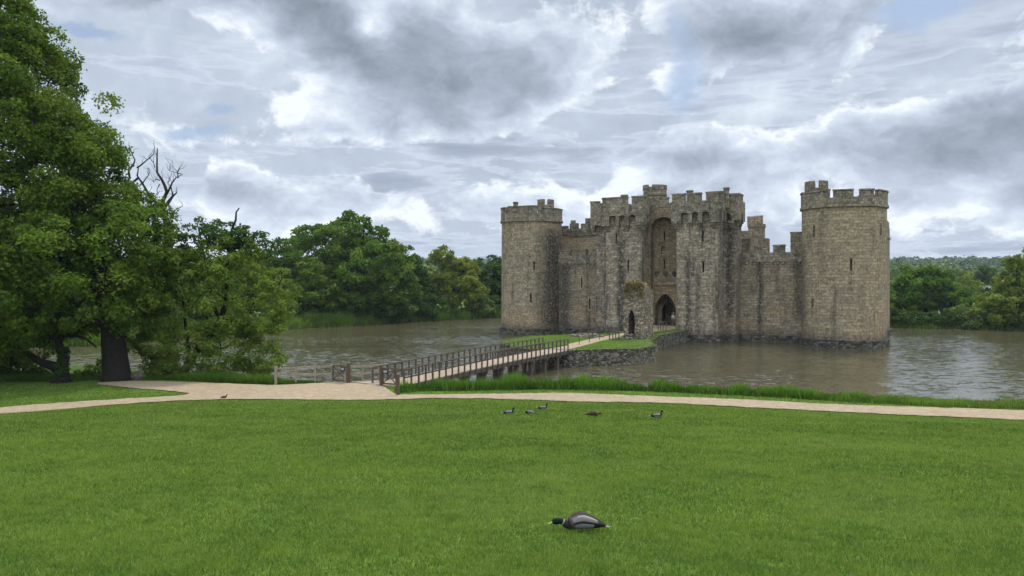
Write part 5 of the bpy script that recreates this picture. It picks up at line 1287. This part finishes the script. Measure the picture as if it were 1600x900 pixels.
def loft(st, colf, seg=18, name='body'):
    """one skin over stations (x, z, halfwidth, halfheight, tilt): tail to head"""
    P = [Vector((s[0], 0, s[1])) for s in st]; rows, cols = [], []; bm = bmesh.new(); NS = 4
    fine = []
    for i in range(len(st) - 1):
        a = st[max(i - 1, 0)]; b = st[i]; c = st[i + 1]; d_ = st[min(i + 2, len(st) - 1)]
        for j in range(NS):
            u = j / NS; fine.append(tuple(.5 * ((2 * b[q]) + (-a[q] + c[q]) * u + (2 * a[q] - 5 * b[q] + 4 * c[q] - d_[q]) * u * u + (-a[q] + 3 * b[q] - 3 * c[q] + d_[q]) * u ** 3) for q in range(4)) + (i + u,))
    fine.append(tuple(st[-1][:4]) + (len(st) - 1,))
    for i, s in enumerate(fine):
        p0 = fine[max(i - 1, 0)]; p1 = fine[min(i + 1, len(fine) - 1)]; tx, tz = p1[0] - p0[0], p1[1] - p0[1]; l = math.hypot(tx, tz); tx /= l; tz /= l
        nx_, nz_ = -tz, tx; row = []
        for k in range(seg):
            a = 2 * math.pi * k / seg; w_ = max(s[2], .0015) * math.cos(a); h_ = max(s[3], .0015) * math.sin(a)
            row.append(bm.verts.new((s[0] + nx_ * h_, w_, s[1] + nz_ * h_))); cols.append(colf(s[4], math.sin(a), math.cos(a)))
        rows.append(row)
    for A, B in zip(rows, rows[1:]):
        for k in range(seg): bm.faces.new((A[k], A[(k + 1) % seg], B[(k + 1) % seg], B[k])).smooth = True
    bm.faces.new(rows[0][::-1]); bm.faces.new(rows[-1])
    bmesh.ops.recalc_face_normals(bm, faces=bm.faces)
    me = bpy.data.meshes.new(name); bm.to_mesh(me); bm.free()
    a = me.color_attributes.new('tint', 'FLOAT_COLOR', 'POINT')
    for i, c in enumerate(cols): a.data[i].color = (*c, 1)
    return me, fine
POSE = {   # tail ... body ... neck ... head (x, z, halfwidth, halfheight)
 'feed': ([(-.285, .062, .010, .005), (-.235, .074, .030, .014), (-.17, .088, .056, .036), (-.09, .108, .082, .066), (.0, .124, .094, .086), (.07, .108, .082, .078), (.122, .082, .056, .056), (.155, .085, .042, .040), (.180, .100, .033, .032), (.215, .115, .030, .029), (.248, .112, .033, .033), (.275, .108, .030, .031), (.297, .104, .016, .018)], 8),
 'rest': ([(-.25, .105, .012, .006), (-.205, .095, .034, .018), (-.14, .092, .064, .045), (-.07, .098, .084, .066), (.01, .10, .088, .075), (.085, .100, .074, .068), (.125, .115, .050, .050), (.140, .150, .033, .036), (.148, .185, .029, .031), (.158, .215, .030, .029), (.180, .222, .032, .030), (.205, .215, .026, .024), (.222, .210, .014, .014)], 8),
 'tuck': ([(-.26, .110, .012, .006), (-.21, .105, .036, .018), (-.14, .105, .066, .045), (-.06, .110, .086, .064), (.02, .105, .086, .066), (.09, .080, .070, .052), (.135, .062, .046, .038), (.165, .052, .034, .030), (.19, .046, .032, .028), (.215, .042, .031, .029), (.235, .040, .030, .028), (.252, .038, .022, .022), (.262, .036, .012, .012)], 8)}
def drake(t, sv, cv):
    if t >= 8.35: return (.004, .011, .008)
    if t >= 8.25: return (.26, .26, .24)
    if t >= 5.7: return (.024, .016, .013)
    if t >= 5.2: return (.07, .06, .055)
    if t < .8: return (.55, .53, .48) if sv < .45 else (.10, .09, .08)
    if t < 2.7: return (.012, .012, .013)
    if sv > .80: return (.035, .03, .027)
    if sv > .15: return (.19, .17, .155)
    return (.19, .185, .205)
def hen(t, sv, cv):
    f = .75 + .5 * (math.sin(t * 23) * math.sin(sv * 9) > .1)
    if t >= 8: return (.045 * f, .033 * f, .022 * f)
    return (.10 * f, .07 * f, .045 * f) if sv < .3 else (.055 * f, .04 * f, .028 * f)
def make_duck(name, label, px, py, D, yaw, pose, colf, s=1., legs=False, group='ducks on the lawn', zoff=0.):
    x = (px - 800) / FPX * D; z = hz(x, D); st, hi = POSE[pose]; lift = .05 if legs else -.028
    root = empty(name, (x, D, z + zoff), yaw, label, 'duck', group); root.scale = (s, s, s)
    st2 = [(a, b + lift, c, d_) for a, b, c, d_ in st]
    me, fine = loft(st2, colf); body = link('body', me, M['feather'], root)
    male = colf is drake
    # folded wings: a thin shell lying on each flank
    for sg in (1, -1):
        bm = bmesh.new(); rows = []; cols = []; N_ = 14; K_ = 7
        for i in range(N_ + 1):
            f = i / N_; tpos = 1.15 + f * 4.1; row = []
            j = min(int(tpos * 4), len(fine) - 2); u = tpos * 4 - j; q = [fine[j][c] * (1 - u) + fine[j + 1][c] * u for c in range(4)]
            lo_ = -.05 + .45 * (1 - f) ** 2; hi_ = 1.32 - .25 * f
            for k in range(K_ + 1):
                a = lo_ + (hi_ - lo_) * k / K_; off = .008 * math.sin(math.pi * min(1, f * 1.3 + .05)) * math.sin(math.pi * (k + .6) / (K_ + 1.2)) + .003
                row.append(bm.verts.new((q[0], sg * (q[2] + off) * math.cos(a), q[1] + (q[3] + off) * math.sin(a))))
                kk = k / K_
                if male: c = (.022, .02, .02) if kk < .15 or (kk > .72 and f < .8) or (f < .22) else ((.30, .28, .22) if .62 < kk <= .72 else (.11 + .06 * f, .095 + .05 * f, .092 + .05 * f))
                else: c = tuple(v * (.7 + .6 * ((i + k) % 2)) for v in (.06, .043, .03))
                cols.append(c)
            rows.append(row)
        for A, B in zip(rows, rows[1:]):
            for k in range(K_): bm.faces.new((A[k], A[k + 1], B[k + 1], B[k])).smooth = True
        bmesh.ops.recalc_face_normals(bm, faces=bm.faces); me = bpy.data.meshes.new('wing'); bm.to_mesh(me); bm.free()
        a_ = me.color_attributes.new('tint', 'FLOAT_COLOR', 'POINT')
        for i, c in enumerate(cols): a_.data[i].color = (*c, 1)
        wg = link('wing', me, M['feather'], root); sl = wg.modifiers.new('s', 'SOLIDIFY'); sl.thickness = .005
    hx, hz0 = st2[-2][0], st2[-2][1]; ex = st2[-1][0]; dirx = 1; dip = {'feed': -.018, 'rest': -.004, 'tuck': -.02}[pose]
    b = MB(); n_ = 8; rows = []
    for (u, w_, h_) in ((-.012, .014, .013), (.012, .0125, .008), (.032, .0135, .005), (.046, .010, .003)):
        rows.append([b.bm.verts.new((ex + u, w_ * math.cos(2 * math.pi * k / n_), st2[-1][1] - .003 + dip * max(u, 0) / .046 + h_ * math.sin(2 * math.pi * k / n_))) for k in range(n_)])
    for A, B in zip(rows, rows[1:]):
        for k in range(n_): b.bm.faces.new((A[k], A[(k + 1) % n_], B[(k + 1) % n_], B[k])).smooth = True
    b.bm.faces.new(rows[0][::-1]); b.bm.faces.new(rows[-1]); b.build('bill', M['bill_y'] if male else M['bill_o'], root)
    for sg in (1, -1):
        e = MB(); bmesh.ops.create_icosphere(e.bm, subdivisions=2, radius=.0048)
        q = st2[-2]
        for v in e.bm.verts: v.co += Vector((q[0] - .004, sg * (q[2] - .002), q[1] + .008))
        e.build('eye', M['eye'], root)
    if legs:
        for sg in (1, -1):
            l_ = MB(); l_.tube([(-.01, sg * .035, .09), (-.012, sg * .037, .045), (-.005, sg * .037, .006)], [.007, .005, .006], 6)
            for dy_ in (-.02, 0, .02): l_.tube([(-.005, sg * .037, .006), (.035, sg * .037 + dy_, .003)], [.005, .003], 5)
            l_.build('leg', M['leg_o'], root)
    return root
make_duck('duck', 'large near drake with dark head stretched low to the left, in the foreground grass', 909, 836, 7.62, R(178), 'feed', drake, 1.0, zoff=.015)
make_duck('duck', 'pale grey drake sitting furthest left of the lawn ducks, facing right', 795, 643, 28.3, R(12), 'rest', drake, 1.08)
make_duck('duck', 'grey drake with its head tucked low, just right of the leftmost sitting drake', 830, 643, 28.3, R(-8), 'tuck', drake, 1.12)
make_duck('duck', 'grey drake sitting closest to the gravel path, facing right', 848, 632.5, 31., R(14), 'rest', drake, 1.05, legs=True)
make_duck('duck', 'dark brown hen bending to feed between the drakes', 926, 649, 27., R(-4), 'feed', hen, 1.1, legs=True)
make_duck('duck', 'drake standing alone at the right, white-edged grey back and upright dark head', 1026, 653.5, 26.4, R(8), 'rest', drake, 1.12, legs=True)
xk, yk = W(350, 623, TERR)
make_duck('duck', 'small brown hen resting on the gravel edge at the left', 350, 624, yk, R(35), 'rest', hen, .85, group='ducks on the lawn', zoff=.04)

# ------------------------------------------------------------------ two people
def skin_chain(name, V, Ed, Rr, m, parent, sub=1):
    me = bpy.data.meshes.new(name); me.from_pydata([Vector(v) for v in V], Ed, []); o = bpy.data.objects.new(name, me); C.objects.link(o)
    md = o.modifiers.new('k', 'SKIN'); 
    for i, r_ in enumerate(Rr): me.skin_vertices[0].data[i].radius = (r_, r_ * .85) if not isinstance(r_, tuple) else r_
    me.skin_vertices[0].data[0].use_root = True; o.modifiers.new('u', 'SUBSURF').levels = sub
    o.modifiers['u'].render_levels = sub
    dg = bpy.context.evaluated_depsgraph_get(); ne = bpy.data.meshes.new_from_object(o.evaluated_get(dg)); ne.name = name
    bpy.data.objects.remove(o); bpy.data.meshes.remove(me)
    for p in ne.polygons: p.use_smooth = True
    return link(name, ne, m, parent)
M['skin'] = simple('skin', (.42, .25, .18), .6, .1); M['hair'] = simple('brown_hair', (.05, .03, .02), .8, .3, 30.)
def person(label, loc, yaw, top_col, leg_col, hat=None, h=1.7):
    root = empty('person', loc, yaw, label, 'person'); s = h / 1.75; root.scale = (s, s, s)
    V = [(0, 0, .95), (0, 0, 1.15), (0, -.01, 1.38), (0, -.01, 1.50), (0, .01, 1.56), (0, .02, 1.64), (0, .015, 1.71)]; Ed = [(0, 1), (1, 2), (2, 3), (3, 4), (4, 5), (5, 6)]; Rr = [(.15, .11), (.135, .095), (.16, .095), .055, .07, .085, .06]
    for sg in (1, -1):
        b = len(V); V += [(sg * .18, -.01, 1.40), (sg * .23, 0, 1.12), (sg * .22, .08, .88), (sg * .215, .12, .79)]; Ed += [(2, b), (b, b + 1), (b + 1, b + 2), (b + 2, b + 3)]; Rr += [.055, .042, .032, .03]
        b = len(V); V += [(sg * .10, 0, .86), (sg * .11, .02, .48), (sg * .11, -.01, .09), (sg * .12, .13, .04)]; Ed += [(0, b), (b, b + 1), (b + 1, b + 2), (b + 2, b + 3)]; Rr += [.085, .06, .04, .035]
    skin_chain('body', V, Ed, Rr, M['skin'], root)
    tc_ = simple('top_cloth', top_col, .85, .1); lc = simple('trouser_cloth', leg_col, .85, .1)
    V2 = [(0, 0, .93), (0, 0, 1.15), (0, -.01, 1.38), (0, -.01, 1.46)]; E2 = [(0, 1), (1, 2), (2, 3)]; R2 = [(.185, .14), (.165, .125), (.19, .125), .075]
    for sg in (1, -1): b = len(V2); V2 += [(sg * .185, -.01, 1.40), (sg * .235, 0, 1.12), (sg * .222, .07, .90)]; E2 += [(2, b), (b, b + 1), (b + 1, b + 2)]; R2 += [.075, .06, .05]
    skin_chain('jacket', V2, E2, R2, tc_, root)
    V3 = [(0, 0, .97), ]; E3 = []; R3 = [(.165, .125)]
    for sg in (1, -1): b = len(V3); V3 += [(sg * .10, 0, .84), (sg * .11, .02, .48), (sg * .11, -.01, .10)]; E3 += [(0, b), (b, b + 1), (b + 1, b + 2)]; R3 += [.105, .078, .06]
    skin_chain('trousers', V3, E3, R3, lc, root)
    hb = MB(); bmesh.ops.create_icosphere(hb.bm, subdivisions=3, radius=1.)
    for v in hb.bm.verts: v.co = Vector((v.co.x * .092, v.co.y * .105 - .015, max(v.co.z, -.3 if v.co.y < 0 else .15) * .10 + 1.685))
    hb.build('hair' if not hat else 'hat', M['hair'] if not hat else simple('hat_cloth', hat, .8, .1), root)
    return root
pw_ = CW(so(1052.5, .8), .9, 1.72)
person('person in pale top standing in the castle doorway by the open door', pw_, R(160), (.55, .52, .46), (.20, .18, .16), hat=(.6, .56, .48), h=1.62)
xq = (1466.5 - 800) / FPX * 127; zq = hz(xq, 127)
person('person in pale blue top standing behind the far hedge right of the castle', ((1466.5 - 800) / FPX * 124, 124, hz((1466.5 - 800) / FPX * 124, 124) - .02), R(200), (.45, .50, .62), (.1, .1, .14), h=1.7)

# ------------------------------------------------------------------ the air
m = bpy.data.materials.new('haze'); m.use_nodes = True; nt = NT(m.node_tree)
for n in list(nt.n): nt.n.remove(n)
o_ = nt.node('ShaderNodeOutputMaterial'); pv_ = nt.node('ShaderNodeVolumePrincipled'); nt.l.new(pv_.outputs[0], o_.inputs['Volume'])
pv_.inputs['Color'].default_value = (.78, .87, 1, 1); pv_.inputs['Density'].default_value = .00011; pv_.inputs['Anisotropy'].default_value = .0
hz_box = MB().box(-3600, 3600, -500, 7800, -16, 75).build('haze', m); tag(hz_box, kind='stuff')
